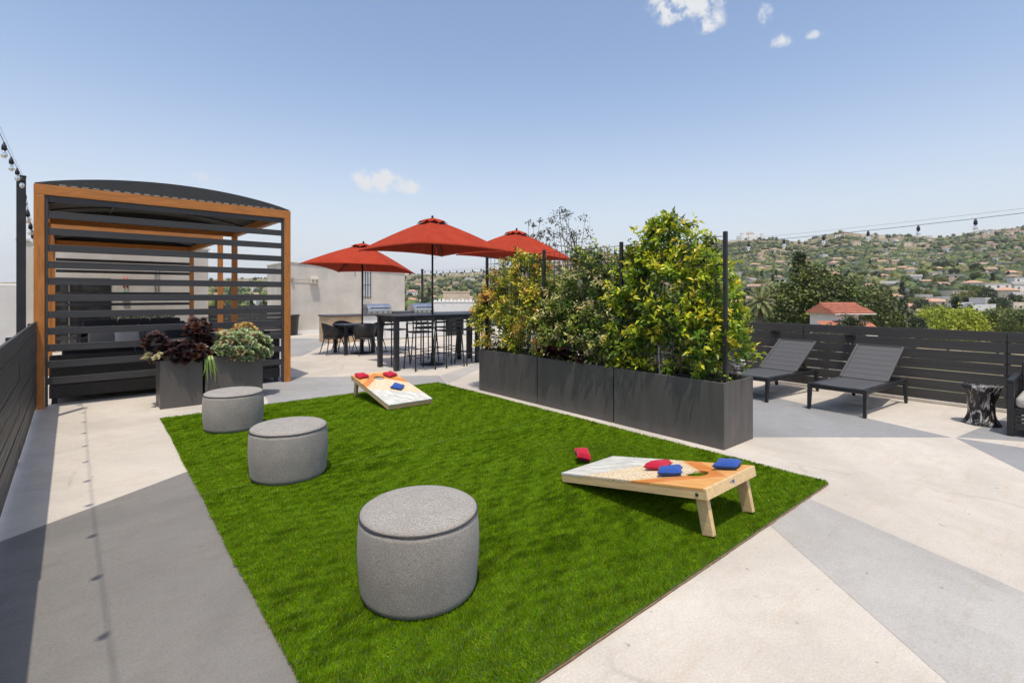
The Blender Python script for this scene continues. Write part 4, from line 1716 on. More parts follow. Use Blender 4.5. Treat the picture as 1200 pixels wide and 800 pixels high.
def bar_stool(label, loc, rz, first=[None]):
    if first[0] is None:
        r = thing('bar_stool', label, 'bar stool', loc, rz)
        for k in range(4):
            y = -.19 + k * .10
            MB().box(-.21, .21, y, y + .088, .745, .77).build('seat_slat', M['black'], r, bevel=.004)
        for sx in (-1, 1):
            MB().tube([(sx * .19, -.18, .745), (sx * .225, -.235, 0)], .0145, 8).build('leg', M['black'], r)
            MB().tube([(sx * .225, .245, 0), (sx * .19, .19, .745), (sx * .19, .235, 1.05)], .0145, 8).build('leg', M['black'], r)
            MB().tube([(sx * .205, -.205, .30), (sx * .205, .22, .30)], .010, 8).build('foot_rail', M['black'], r)
            MB().tube([(sx * .19, -.19, .93), (sx * .19, .22, .94)], .013, 8).build('arm', M['black'], r)
            MB().tube([(sx * .19, -.185, .77), (sx * .19, -.19, .925)], .012, 8).build('arm_post', M['black'], r)
        for y in (-.205, .22):
            MB().tube([(-.205, y, .26), (.205, y, .26)], .010, 8).build('foot_rail', M['black'], r)
        for k in range(3):
            z = .84 + k * .075
            MB().box(-.18, .18, .205 + k * .012, .222 + k * .012, z, z + .045).build('back_slat', M['black'], r, bevel=.004)
        first[0] = r
        return r
    r = copy_tree(first[0])
    r.location = loc
    r.rotation_euler = (0, 0, rz)
    r['label'] = label
    return r


for i, (x, y, rz, lab) in enumerate(((5.02, 8.92, math.pi, 'black slat back bar stool on the turf side of the table, at its open end'),
                                     (5.72, 8.92, math.pi + .03, 'black slat back bar stool on the turf side, beside the umbrella pole'),
                                     (6.26, 8.94, math.pi - .02, 'black slat back bar stool on the turf side of the table, next to the shrub'),
                                     (4.98, 9.90, .05, 'black bar stool on the grill side of the bar table, at its open end'),
                                     (5.72, 9.92, -.03, 'black bar stool on the grill side, behind the umbrella pole'),
                                     (6.30, 9.92, .02, 'black bar stool on the grill side of the bar table, toward the shrub'))):
    s = bar_stool(lab, (x, y, .004), rz)
    s['group'] = 'bar stools round the bar table'

dt = thing('dining_table', 'small black square dining table under the lower red umbrella', 'table', (5.16, 12.60, .004))
MB().box(-.42, -.03, -.42, .42, .715, .75).build('top_board', M['black_post'], dt, bevel=.004)
MB().box(-.027, .42, -.42, -.26, .715, .75).build('top_board', M['black_post'], dt, bevel=.004)
MB().box(-.027, .42, -.257, .42, .715, .75).build('top_board', M['black_post'], dt, bevel=.004)
for sx in (-1, 1):
    for sy in (-1, 1):
        MB().box(sx * .36 - .04, sx * .36 + .04, sy * .36 - .04, sy * .36 + .04, 0, .713).build('leg', M['black_post'], dt, bevel=.003)
for (x, y, rz, lab) in ((4.62, 12.62, R_(90), 'black tub chair at the dining table on the side away from the bar table'), (5.20, 12.02, R_(180), 'black tub chair at the dining table, turned toward the stucco wall'),
                        (5.72, 12.62, R_(-90), 'black tub chair at the dining table beside the bar stools'), (5.14, 13.2, 0, 'black tub chair at the dining table in front of the tan panel')):
    tub_chair(lab, (x, y, .004), rz, 'tub chairs round the dining table', 1.0)

# ------------------------------------------------------------------ outdoor kitchen
kc = thing('grill_counter', 'outdoor kitchen counter with tan end panel and pale cabinet fronts', 'counter', (5.57, 15.6, 0.006))
MB().box(.0, 1.1, 0, .03, 0, .82).build('front_panel', M['tan_panel'], kc, bevel=.004)
MB().box(.0, .03, .032, .85, 0, .82).build('end_panel', M['tan_panel'], kc, bevel=.004)
for k in range(6):
    MB().box(1.105 + k * .80, 1.10 + k * .80 + .79, 0, .03, .02, .82).build('cabinet_front', M['white_wall'] if k != 4 else M['black_post'], kc, bevel=.004)
MB().box(.035, 5.9, .035, .84, 0, .80).build('carcass', M['stucco'], kc)
MB().box(-.03, 5.95, -.04, .90, .822, .87).build('counter_top', M['counter_stone'], kc, bevel=.006)


def grill(label, x, y, z, w):
    r = thing('gas_grill', label, 'grill', (x, y, z))
    MB().box(-w / 2, w / 2, -.28, .28, 0, .10).build('firebox', M['steel'], r, bevel=.006)
    mb = MB()
    n = 14
    vs = []
    for xx in (-w / 2, w / 2):
        for i in range(n + 1):
            a = math.pi * i / n
            vs.append((xx, -.27 * math.cos(a), .102 + .23 * math.sin(a) ** .8))
    fs = [(i, i + 1, n + 1 + i + 1, n + 1 + i) for i in range(n)]
    fs += [tuple(reversed(range(n + 1))), tuple(range(n + 1, 2 * n + 2))]
    hood = mb.add(vs, fs).build('hood', M['steel'], r, False)
    MB().tube([(-w / 2 + .08, -.30, .20), (w / 2 - .08, -.30, .20)], .014, 8).build('handle', M['black'], hood)
    for k in range(4):
        kn = MB().lathe([(.022, 0), (.02, .03)], 12).build('knob', M['black'], r, True)
        kn.location = (-w / 2 + .12 + k * (w - .24) / 3, -.282, .05)
        kn.rotation_euler = (R_(90), 0, 0)
    return r


grill('stainless gas grill with rounded hood, by the stucco wall corner', 7.35, 16.0, .877, .85)
grill('flatter stainless gas grill farther along the counter, behind the bar table', 9.05, 16.0, .877, .8)
gp = thing('griddle', 'low dark griddle tray lying between the two grills', 'griddle', (8.2, 15.95, .877))
MB().box(-.36, .36, -.25, .25, 0, .07).build('tray', M['counter_stone'], gp, bevel=.008)
for s in (-1, 1):
    MB().tube([(s * .36, -.08, .05), (s * .41, -.08, .06), (s * .41, .08, .06), (s * .36, .08, .05)], .009, 6).build('handle', M['black'], gp)

# ------------------------------------------------------------------ stucco bulkheads
b1 = thing('stucco_wall', 'pale stucco roof building behind the pergolas, with a dark framed glass door', 'building', (-1.65, 19.0, 0.004))
MB().box(0, 4.48, 0, 3.2, 0, 2.98).build('wall', M['stucco'], b1)
MB().box(-.04, 4.52, -.04, 3.24, 2.982, 3.05).build('coping', M['stucco'], b1, bevel=.008)
dr = MB().box(.60, .68, -.03, .0, 0, 2.0).box(1.72, 1.98, -.03, .0, 0, 2.0).box(.68, 1.72, -.03, 0, 1.92, 2.0).box(.68, 1.72, -.03, 0, 0.0, .10).box(1.0, 1.03, -.028, -.002, .1, 1.92).box(1.06, 1.09, -.028, -.002, .1, 1.92).build('glass_door', M['black'], b1)
MB().box(.68, 1.0, -.015, -.009, .10, 1.92).build('pane', M['glass_dark'], dr)
MB().box(1.09, 1.72, -.015, -.009, .10, 1.92).build('pane', M['glass_dark'], dr)
for (x, c, z0, z1) in ((2.28, 'red', 1.72, 2.05), (2.36, 'red', 1.72, 2.05), (3.05, 'blk', 1.6, 2.45), (3.13, 'blk', 1.6, 2.45)):
    mt = bpy.data.materials.get('red pipe paint') or pm('red pipe paint', (.45, .03, .02), .45)
    MB().tube([(x, -.04, z0), (x, -.04, z1)], .017, 8).build('wall_pipe', mt if c == 'red' else M['steel'], b1, True)
gb = MB().box(2.24, 2.40, -.07, -.002, 1.36, 1.60).build('green_sign_box', pm('green sign enamel', (.02, .22, .08), .4), b1, bevel=.006)
MB().box(2.30, 2.34, -.074, -.0705, 1.42, 1.54).build('pictogram', M['white_wall'], gb)

b2 = thing('stucco_wall', 'pale sloped-top stucco stair building behind the dining table', 'building', (5.66, 20.24, 0.004))
W2 = 4.98
mb = MB()
vs = [(0, 0, 0), (W2, 0, 0), (W2, 0, 2.46), (0, 0, 2.76), (0, 3, 0), (W2, 3, 0), (W2, 3, 2.46), (0, 3, 2.76)]
mb.add(vs, [(0, 1, 2, 3), (5, 4, 7, 6), (1, 5, 6, 2), (4, 0, 3, 7), (3, 2, 6, 7)])
mb.build('wall', M['stucco'], b2)
cpp = MB().bar((-.03, 1.5, 2.785), (W2 + .03, 1.5, 2.483), 3.06, .05).build('coping', M['stucco'], b2, bevel=.008)
MB().box(-.02, W2 + .02, -.03, -.002, 0, .12).build('base_trim', M['white_wall'], b2)
wb = MB().box(2.98, 3.36, -.022, -.001, 1.42, 2.50).build('window', M['white_wall'], b2)
MB().box(3.01, 3.33, -.026, -.0225, 1.45, 2.46).build('pane', pm('pale painted sky reflection', (.55, .58, .60), .25, 0, .1, 4), wb)  # pane coloured pale blue in place of sky reflected in the glass
for x in (2.99, 3.10, 3.21, 3.33):
    MB().box(x, x + .022, -.06, -.04, 1.38, 2.50).build('bar', M['black'], wb)
for z in (1.40, 1.92, 2.44):
    MB().box(2.98, 3.36, -.064, -.061, z, z + .022).build('bar', M['black'], wb)
ul = thing('flood_light', 'cream twin flood light box fixed on the stucco wall with its conduit', 'lamp', (6.62, 20.20, 2.1))
MB().box(-.15, .15, -.14, .03, -.14, .12).build('housing', pm('cream enamel', (.66, .63, .50), .5), ul, bevel=.02)
for s in (-1, 1):
    MB().lathe([(.05, 0), (.055, .02), (.03, .025)], 16).build('lamp_head', M['cane'], ul, True)
    ul.children[-1].location = (s * .07, -.145, .0)
    ul.children[-1].rotation_euler = (R_(90), 0, 0)
MB().tube([(-.15, .0, 0.02), (-.78, .0, 0.03)], .012, 6).build('conduit', M['cane'], ul)
MB().box(-.86, -.76, -.05, .03, -.03, .09).build('junction_box', M['cane'], ul, bevel=.01)

tb = thing('trash_bin', 'black tapered bin against the stucco wall beside the pergola post', 'bin', (5.62, 19.75, .006))
mb = MB()
mb.lathe([(.24, 0), (.25, .02), (.30, .70), (.325, .71), (.325, .76), (.30, .765), (.29, .72), (.235, .03)], 28)
mb.build('body', M['black'], tb, True)
MB().tube([(.33 * math.cos(2 * math.pi * k / 28), .33 * math.sin(2 * math.pi * k / 28), .74) for k in range(29)], .014, 8).build('rim', M['black'], tb, True)

# white parapet left of the walkway fence
wp = MB().box(-6.5, -1.15, 13.5, 13.8, 0.003, 1.72).build('parapet_wall', M['white_wall'], bevel=.02)
tag(wp, 'low white parapet wall beyond the charcoal board fence', 'wall')
# clipped hedge trough under the wall behind the pergola
ht = planter_box(.35, 1.85, 18.3, 18.75, .75, 'long dark trough with a clipped green hedge by the stucco wall', 'planter_box')
hr = thing('trough_hedge', 'small leaved clipped hedge growing in the trough by the stucco wall', 'hedge', (1.1, 18.52, .70))
n = 2600
P = np.stack([rng.uniform(-.75, .75, n), rng.uniform(-.24, .24, n), rng.uniform(0, .34, n)], 1)
C = np.array([(.05, .10, .02), (.09, .15, .03), (.03, .06, .015)])[rng.integers(3, size=n)] * rng.uniform(.8, 1.2, (n, 1))
V, Fc, CC = leaf_arrays(P, rand_unit(n), rand_unit(n), rng.uniform(.03, .06, n), rng.uniform(.015, .03, n), C)
link('foliage', np_mesh('foliage', V, Fc, M['leaf'], CC), hr)
MB().tube([(-.6, 0, -.02), (.6, 0, .05)], .02, 6).build('stem', M['bark'], hr)


# ------------------------------------------------------------------ string lights
def string_light(label, pts, sag, bulbs, wire=True, drop=.10, r=.0034, bs=1.0):
    root = thing('string_light', label, 'string lights', pts[0])
    o = Vector(pts[0])
    path = []
    for a, b in zip(pts, pts[1:]):
        a, b = Vector(a), Vector(b)
        for i in range(16):
            t = i / 15
            path.append(a.lerp(b, t) - Vector((0, 0, sag * 4 * t * (1 - t))) - o)
    MB().tube(path, r, 6).build('cable', M['black'], root, True)
    if wire:
        MB().tube([Vector((p.x, p.y, p.z * .78 + (path[-1].z * .22) * i / (len(path) - 1) + .03)) for i, p in enumerate(path)], r * .45, 5).build('support_wire', M['black_post'], root)
    tot = len(path) - 1
    sk = MB().lathe([(.010, .0), (.012, -.02), (.020, -.03), (.024, -.055), (.024, -.085), (.018, -.09)], 12).mesh('socket', M['black'], True)
    bl = MB().lathe([(.012, -.09), (.018, -.10), (.030, -.125), (.031, -.145), (.022, -.17), (.004, -.182)], 14).mesh('bulb', M['bulb'], True)
    for k in range(bulbs):
        t = (k + .5) / bulbs * tot
        i = int(t)
        p = path[i].lerp(path[min(i + 1, tot)], t - i)
        s = link('socket', sk, root)
        s.location = p
        s.scale = (bs,) * 3
        b = link('bulb', bl, s)
        MB()
    return root


def light_post(label, loc, h, brace=None):
    r = thing('light_post', label, 'post', loc)
    MB().box(-.038, .038, -.038, .038, 0, h).build('post', M['black_post'], r, bevel=.004)
    MB().box(-.043, .043, -.043, .043, h + .001, h + .012).build('cap', M['black_post'], r)
    if brace:
        MB().bar((0, -.045, .95), brace, .04, .04).build('brace', M['black_post'], r)
    return r


light_post('dark square post holding string lights, just outside the walkway fence by the pergola', (-.665, 8.02, 0.004), 2.86, (0, -1.2, .55))
string_light('near string of round bulbs running above the walkway fence', [(-.64, 8.02, 2.83), (-.47, 1.2, 2.95)], .12, 11, bs=.72, r=.0026)
string_light('string of bulbs dropping from the post along the far side of the pergola', [(-.66, 8.06, 2.82), (-.85, 14.8, 2.75)], .42, 11)
light_post('dark post on the lounger fence corner holding string lights', (9.06, 8.05, 0.004), 2.6)
light_post('dark post at the end of the lounger fence', (9.06, -2.2, 0.004), 2.8)
string_light('string of drop bulbs strung above the lounger fence', [(9.02, 8.05, 2.55), (9.02, -2.2, 2.72)], .16, 17, drop=.1, bs=.9)
light_post('far dark post at the roof corner beyond the grill counter', (10.6, 18.6, 0.004), 2.6)
string_light('far string of tiny bulbs behind the big umbrella pole', [(9.02, 8.05, 2.53), (10.6, 18.6, 2.55)], .15, 17)


# ------------------------------------------------------------------ trees
def tree_mesh(seed, H, R, crown0, pal, n_clump, per, leaf, shape='round', sparse=0.0, flat=.8, thin=1.0):
    """returns (crown mesh, trunk mesh); base at z=0"""
    rg = np.random.default_rng(seed)
    P, D, Nn, L, W, C = [], [], [], [], [], []
    cents = []
    zc = crown0 + (H - crown0) * .5
    rz = (H - crown0) * .5
    k = 0
    while k < n_clump:
        v = rg.normal(size=3)
        v /= np.linalg.norm(v)
        q = rg.uniform(.45, 1.0) ** .6
        if shape == 'cone':
            t = rg.uniform(0, 1) ** 1.3
            a = rg.uniform(0, 2 * math.pi)
            rr = R * (1 - t) ** .85 * rg.uniform(.5, 1) + .15
            c = np.array([rr * math.cos(a), rr * math.sin(a), crown0 + (H - crown0) * t])
        else:
            lob = 1 + .28 * mnoise.noise(Vector((v[0] * 1.7 + seed, v[1] * 1.7, v[2] * 1.7)))
            c = np.array([v[0] * R * q * lob, v[1] * R * q * lob, zc + v[2] * rz * q * lob])
            if v[2] < -.3 and rg.uniform() < .5:
                continue
        if sparse and mnoise.noise(Vector((c[0] / R * 2.5 + seed, c[1] / R * 2.5, c[2] / R * 2.5))) < sparse - .35:
            continue
        k += 1
        cents.append(c)
        m = int(per * rg.uniform(.7, 1.3))
        cr = R * (.20 if not sparse else .13) * rg.uniform(.7, 1.3)
        off = rg.normal(size=(m, 3)) * cr * np.array([.6, .6, .42])
        P.append(c + off)
        D.append(unit(rg.normal(size=(m, 3)) + off / cr * .8 + np.array([0, 0, -.25])))
        Nn.append(unit(rg.normal(size=(m, 3)) * .6 + np.array([0, 0, 1.])))
        s = rg.uniform(.7, 1.3, m) * leaf
        L.append(s * 1.5)
        W.append(s)
        base = np.array(pal[rg.integers(len(pal))])
        C.append(base * rg.uniform(.75, 1.25, (m, 1)))
    P, D, Nn, L, W, C = (np.concatenate(a) for a in (P, D, Nn, L, W, C))
    V, F, CC = leaf_arrays(P, D, Nn, L, W, C, .1, .2)
    crown = np_mesh('crown', V, F, M['leaf_far'], CC)
    mb = MB()
    tr = (H * .022 + .05) * thin
    th = zc if shape != 'cone' else H * .92
    pts, x, y = [], 0, 0
    random.seed(seed)
    for i in range(6):
        pts.append((x, y, th * i / 5))
        x += random.uniform(-.03, .03) * H * .5
        y += random.uniform(-.03, .03) * H * .5
    mb.tube(pts, [tr * (1 - .12 * i) for i in range(6)], 7)
    for c in cents[::max(1, len(cents) // (28 if sparse else 12))]:
        s = Vector(pts[random.randint(2, 5)])
        e = Vector(c)
        mid = s.lerp(e, .5) + Vector((0, 0, (e - s).length * .08))
        mb.tube([s, mid, e], [tr * .4, tr * .25, tr * .1], 5)
    return crown, mb.mesh('trunk', M['bark'], True)


def plant_tree(meshes, label, loc, rz=0.0, sc=1.0, name='tree', group=None):
    o = thing(name, label, 'tree', loc, rz, group)
    o.scale = (sc,) * 3
    link('trunk', meshes[1], o)
    link('crown', meshes[0], o)
    return o


G_MID = [(.100, .145, .028), (.135, .18, .034), (.075, .105, .024), (.18, .20, .042)]
G_DARK = [(.045, .068, .022), (.062, .088, .027), (.032, .050, .018)]
G_LIME = [(.34, .39, .03), (.42, .45, .035), (.26, .32, .028)]
G_OLIVE = [(.19, .20, .055), (.24, .23, .07), (.15, .17, .05)]
G_GREY = [(.085, .09, .06), (.06, .07, .045), (.11, .11, .08)]

# near trees beyond the fence
x, y = wpos(955, 80)
big = tree_mesh(11, 20.0, 6.9, 6.5, [(.10, .14, .03), (.14, .18, .035), (.07, .10, .022), (.21, .23, .045), (.045, .065, .018)], 260, 46, .36)
plant_tree(big, 'large dense mid green tree behind the red roofed house', (x, y, GZ), .4)
x, y = wpos(938, 92)
plant_tree(tree_mesh(12, 23.2, 3.4, 8, G_DARK + [(.06, .075, .02)], 110, 40, .36, 'cone'), 'dark conifer spire rising above the large green tree', (x, y, GZ), 0, 1.0, 'conifer_tree')
x, y = wpos(1004, 88)
plant_tree(tree_mesh(13, 17.6, 6.4, 6, [(.09, .12, .028), (.13, .15, .03), (.07, .09, .025)], 160, 44, .34), 'yellow green tree between the conifer and the hillside houses', (x, y, GZ))
x, y = wpos(1112, 120)
lime = tree_mesh(14, 12.6, 6.9, 3.6, G_LIME, 200, 46, .36, flat=.7)
plant_tree(lime, 'bright lime green round tree beyond the fence', (x, y, GZ))
x, y = wpos(1036, 95)
plant_tree(tree_mesh(15, 13.4, 4.6, 3, G_DARK + [(.05, .075, .025)], 150, 44, .30), 'dark green rounded tree next to the red roofed house', (x, y, GZ))
x, y = wpos(1056, 110)
plant_tree(tree_mesh(16, 12.0, 4.2, 3, G_DARK, 130, 44, .30), 'dark green tree beside the purple blossoming tree', (x, y, GZ))
x, y = wpos(997, 62)
plant_tree(tree_mesh(17, 13.0, 1.7, 7, G_DARK + [(.06, .09, .03)], 70, 40, .2), 'slim dark shrub tree in front of the red roofed house', (x, y, GZ))
x, y = wpos(968, 58)
plant_tree(tree_mesh(18, 12.2, 1.35, 8, G_MID, 60, 40, .18), 'small green tree in front of the white wall of the red roofed house', (x, y, GZ))
x, y = wpos(1070, 112)
plant_tree(tree_mesh(19, 10.6, 2.6, 4, [(.24, .19, .33), (.30, .25, .38), (.12, .12, .10)], 70, 36, .26, sparse=.25), 'pale purple blossoming tree beside the lime green tree', (x, y, GZ))
for i, (u, d, H, R, pal, lab) in enumerate(((1170, 120, 12.2, 5.2, G_MID, 'mid green tree below the white flat roofed houses, beside the lime tree'),
                                       (1205, 112, 12.6, 5.2, G_MID, 'mid green tree at the end of the row past the lime tree'),
                                       (858, 105, 13.6, 3.6, G_LIME, 'yellow green tree behind the palm'),
                                       (735, 60, 17.2, 2.6, G_DARK, 'dark tree top showing between the hedge shrubs'),
                                       (585, 70, 12, 4.5, G_MID, 'green tree behind the yellow leaved shrub'),
                                       (690, 75, 14, 5, G_OLIVE, 'olive green tree behind the middle of the hedge'),
                                       (800, 90, 15, 5, G_MID, 'broad green tree hidden behind the bright green shrub'),
                                       (488, 95, 12.0, 4.2, G_OLIVE, 'olive tree right beside the stucco stair building'),
                                       (528, 110, 11.6, 4.5, G_MID, 'round green tree behind the beige box building'),
                                       (300, 80, 13.2, 4.4, G_OLIVE, 'olive green tree seen past the pergola posts'),
                                       (322, 95, 12.8, 4.4, G_MID, 'mid green tree seen between the pergola and its post'),
                                       (262, 90, 13.0, 4.6, G_MID, 'green tree behind the farther pergola posts'),
                                       )):
    x, y = wpos(u, d)
    plant_tree(tree_mesh(40 + i, H, R, H * .3, pal, 120, 40, .30), lab, (x, y, GZ), i * .7)
# wispy eucalyptus
for i, (u, d, H, R, lab) in enumerate(((664, 58, 25.6, 3.9, 'tall wispy grey green eucalyptus with open crown above the hedge'),
                                       (626, 60, 26.0, 1.9, 'slim wispy eucalyptus rising behind the red umbrella'))):
    x, y = wpos(u, d)
    plant_tree(tree_mesh(70 + i, H, R, 15.5, G_GREY, 60 if i == 0 else 26, 22, .17, sparse=.34, thin=.32), lab, (x, y, GZ), 0, 1, 'eucalyptus_tree')


# palm
def palm(label, loc, H, R, seed=5, nf=46):
    random.seed(seed)
    r = thing('palm_tree', label, 'palm', loc)
    MB().tube([(0, 0, 0), (.1, .05, H * .5), (0, 0, H)], [.45, .38, .42], 12).build('trunk', M['bark'], r, True)
    P, D, Nn, L, W, C = [], [], [], [], [], []
    for k in range(nf):
        a = k * 2.39996
        el = R_(80 - 125 * (k / nf))
        ln = R * random.uniform(.85, 1.1)
        p = Vector((0, 0, H))
        d = Vector((math.cos(a) * math.cos(el), math.sin(a) * math.cos(el), math.sin(el)))
        pts = [p.copy()]
        st = 12
        for i in range(st):
            p = p + d * ln / st
            d = (d + Vector((0, 0, -.085))).normalized()
            pts.append(p.copy())
            side = d.cross(Vector((0, 0, 1))).normalized()
            upv = side.cross(d)
            for s in (-1, 1):
                for q in range(2):
                    t = (i + q * .5) / st
                    P.append(tuple(p + d * ln / st * (q * .5)))
                    D.append(tuple(side * s * .8 + d * .6 - upv * .15))
                    Nn.append(tuple(upv))
                    L.append(R * .20 * (1 - abs(t - .45) * .9))
                    W.append(.07 + .012 * R)
                    g = random.choice([(.22, .25, .05), (.15, .19, .04), (.30, .29, .10)])
                    C.append(tuple(c * random.uniform(.8, 1.2) for c in g))
        MB().tube(pts, [.05 - .0032 * i for i in range(len(pts))], 4).build('frond_rib', M['cane'], r)
    V, F, CC = leaf_arrays(*(np.array(a, float) for a in (P, D, Nn, L, W, C)), .05, .15)
    link('fronds', np_mesh('fronds', V, F, M['leaf_far'], CC), r)
    return r


x, y = wpos(891, 78)
palm('feathery palm with arching fronds rising above the fence', (x, y, GZ), 14.3, 2.5)
x, y = wpos(1025, 190)
palm('tall thin palm silhouetted against the hillside houses', (x, y, GZ), 20, 2.4, 8, 30)


# ------------------------------------------------------------------ nearby buildings
def tile_mat():
    m, nt, b = new_mat('terracotta roof tile')
    v = coords(nt, 'Object')
    n = noise_tex(nt, v, 2.5, 4)
    nt.links.new(mixrgb(nt, maprange(nt, n.outputs['Fac'], .3, .7), (.33, .105, .062), (.46, .17, .10)), b.inputs['Base Color'])
    b.inputs['Roughness'].default_value = .8
    return m


M['tile'] = tile_mat()
M['cream'] = pm('cream stucco', (.72, .62, .48), .9, 0, .08, 1)
M['tan'] = pm('tan stucco', (.62, .49, .36), .9, 0, .08, 1)
M['peach'] = pm('peach stucco', (.70, .52, .40), .9, 0, .08, 1)
M['offwhite'] = pm('off white stucco', (.78, .75, .69), .9, 0, .06, 1)
M['tile_far'] = pm('faded clay tile', (.50, .29, .20), .9, 0, .12, 1)
M['greyroof'] = pm('grey flat roofing', (.28, .27, .26), .9, 0, .15, 1)
M['brownroof'] = pm('brown shingle roofing', (.34, .24, .17), .9, 0, .15, 1)
M['paleroof'] = pm('pale flat roofing', (.55, .53, .50), .9, 0, .1, 1)


def tile_house():
    x, y = wpos(983, 69)
    rz = -YAW + .12
    r = thing('tiled_house', 'white walled house with a red clay tile roof in front of the large tree', 'house', (x, y, GZ), rz)
    top = 13.1
    MB().box(-2.35, 1.2, -2.2, 2.6, 0, top).build('wall', M['offwhite'], r)
    # sloping tiled roof built from rows of barrel tiles
    rf = MB().add([(-3.0, -2.9, top - .02), (3.0, -2.9, top - .02), (3.0, 2.9, top - .02), (-3.0, 2.9, top - .02), (-2.75, 0.2, top + 1.28), (2.75, 0.2, top + 1.28)],
                  [(0, 1, 5, 4), (2, 3, 4, 5), (1, 2, 5), (3, 0, 4), (3, 2, 1, 0)]).build('roof', M['tile'], r)
    tm = MB()
    for seg in range(5):
        t0 = seg / 5
        t1 = (seg + 1.08) / 5
        for (z, q, t) in ((0, 1, t0), (0, 1, t1)):
            pass
    def slope(xx, t):
        return Vector((xx, -2.9 + 3.1 * t, top + 1.30 * t + .03))
    me = None
    for i in range(23):
        xx = -2.78 + i * .252
        inset = 0
        p = MB().tube([slope(xx, 0.0), slope(xx, .25)], .085, 7)
        if me is None:
            pass
        for seg in range(4):
            if abs(xx) > 2.76 and seg > 1:
                continue
            MB().tube([slope(xx, seg * .25), slope(xx * (1 - .0), seg * .25 + .245)], [.100, .085], 7).build('tile', M['tile'], rf, True)
    MB().tube([(-2.75, .2, top + 1.32), (2.75, .2, top + 1.32)], .12, 8).build('ridge_cap', M['tile'], rf, True)
    MB().box(-3.02, 3.02, -2.98, -2.91, top - .16, top - .02).build('fascia', M['offwhite'], r)
    # lower lean-to roof
    MB().add([(-5.2, -4.2, top - 2.05), (2.4, -4.2, top - 2.05), (2.4, -2.25, top - 1.0), (-5.2, -2.25, top - 1.0)], [(0, 1, 2, 3)]).build('lean_to_roof', M['tile'], r)
    MB().box(-5.0, 2.2, -4.0, -2.22, 0, top - 2.1).build('lean_to_wall', M['offwhite'], r)
    w = MB().box(1.0, 1.5, -2.235, -2.202, top - 1.0, top - .35).build('window', M['brownroof'], r)
    MB().box(1.06, 1.44, -2.245, -2.236, top - .95, top - .4).build('pane', M['glass_dark'], w)
    return r


tile_house()


def flat_building(label, u, d, w, dep, top, mat, roofm, rot=0.0, wins=(), name='flat_roof_building', base=None, solar=0, parapet=.5):
    x, y = wpos(u, d)
    zb = (tz(x, y) - 1.5) if base is None else base
    h = top - zb
    r = thing(name, label, 'building', (x, y, zb), -YAW + rot)
    MB().box(-w / 2, w / 2, -dep / 2, dep / 2, 0, h).build('wall', M[mat], r)
    MB().box(-w / 2 + .3, w / 2 - .3, -dep / 2 + .3, dep / 2 - .3, h + .001, h + .06).build('roof', M[roofm], r)
    if parapet:
        for (a, b, c, e) in ((-w / 2 - .05, w / 2 + .05, -dep / 2 - .05, -dep / 2 + .25), (-w / 2 - .05, w / 2 + .05, dep / 2 - .25, dep / 2 + .05),
                             (-w / 2 - .05, -w / 2 + .25, -dep / 2 + .255, dep / 2 - .255), (w / 2 - .25, w / 2 + .05, -dep / 2 + .255, dep / 2 - .255)):
            MB().box(a, b, c, e, h + .003, h + parapet).build('parapet', M[mat], r)
    for (x0, x1, z0, z1) in wins:
        f = MB().box(x0, x1, -dep / 2 - .06, -dep / 2 - .003, h + z0, h + z1).build('window', M['offwhite'], r)
        MB().box(x0 + .12, x1 - .12, -dep / 2 - .08, -dep / 2 - .062, h + z0 + .12, h + z1 - .12).build('pane', M['glass_dark'], f)
    for k in range(solar):
        s = MB().box(-.85, .85, -.5, .5, 0, .05).build('solar_panel', M['glass_dark'], r)
        s.location = (-w / 2 + 1.6 + (k % 5) * 1.85, -dep / 2 + 2 + (k // 5) * 1.3, h + .55)
        s.rotation_euler = (R_(24), 0, 0)
    return r


flat_building('white flat roofed building carrying dark solar panels behind the lime tree', 1138, 230, 12.5, 11, -3.0, 'white_wall', 'paleroof', .1, [(1.0, 2.2, -2.6, -1.2), (3.4, 4.6, -2.6, -1.2), (-4, -2.8, -2.6, -1.2)], solar=10)
flat_building('white two storey flat roofed house above the solar panel building', 1160, 265, 13, 10, -0.3, 'offwhite', 'paleroof', -.05, [(-4, -2.4, -2.4, -1.1), (0, 1.6, -2.4, -1.1), (3.4, 5.0, -2.4, -1.1)])
flat_building('low beige flat roofed house beside the white two storey one', 1192, 245, 14, 9, -2.4, 'cream', 'greyroof', .05, [(-4, -2.4, -2.2, -1.0), (1, 2.6, -2.2, -1.0)])
flat_building('beige windowless box building beyond the grill counter', 535, 75, 3.9, 4, 1.9, 'tan', 'greyroof', .1, parapet=.2, base=GZ)
wb_ = flat_building('long white roofline with a row of white crest blocks beyond the counter', 536, 68, 6.4, 3, .55, 'white_wall', 'paleroof', .1, parapet=.15, base=GZ)
for k in range(12):
    c = MB().box(-.18, .18, -.1, .1, 0, .16 + .2 * ((k * 7) % 5) / 4).build('crest_block', M['white_wall'], wb_)
    c.location = (-2.9 + k * .52, -1.2, .55 - GZ + .16)
nbuild = thing('flat_roof_building', 'neighbouring white flat roof just below the lounger fence', 'building', (17.5, 1.5, GZ))
MB().box(-6.8, 6.8, -9, 9, 0, 11.2).build('wall', M['offwhite'], nbuild)
MB().box(-6.6, 6.6, -8.8, 8.8, 11.202, 11.3).build('roof', M['paleroof'], nbuild)

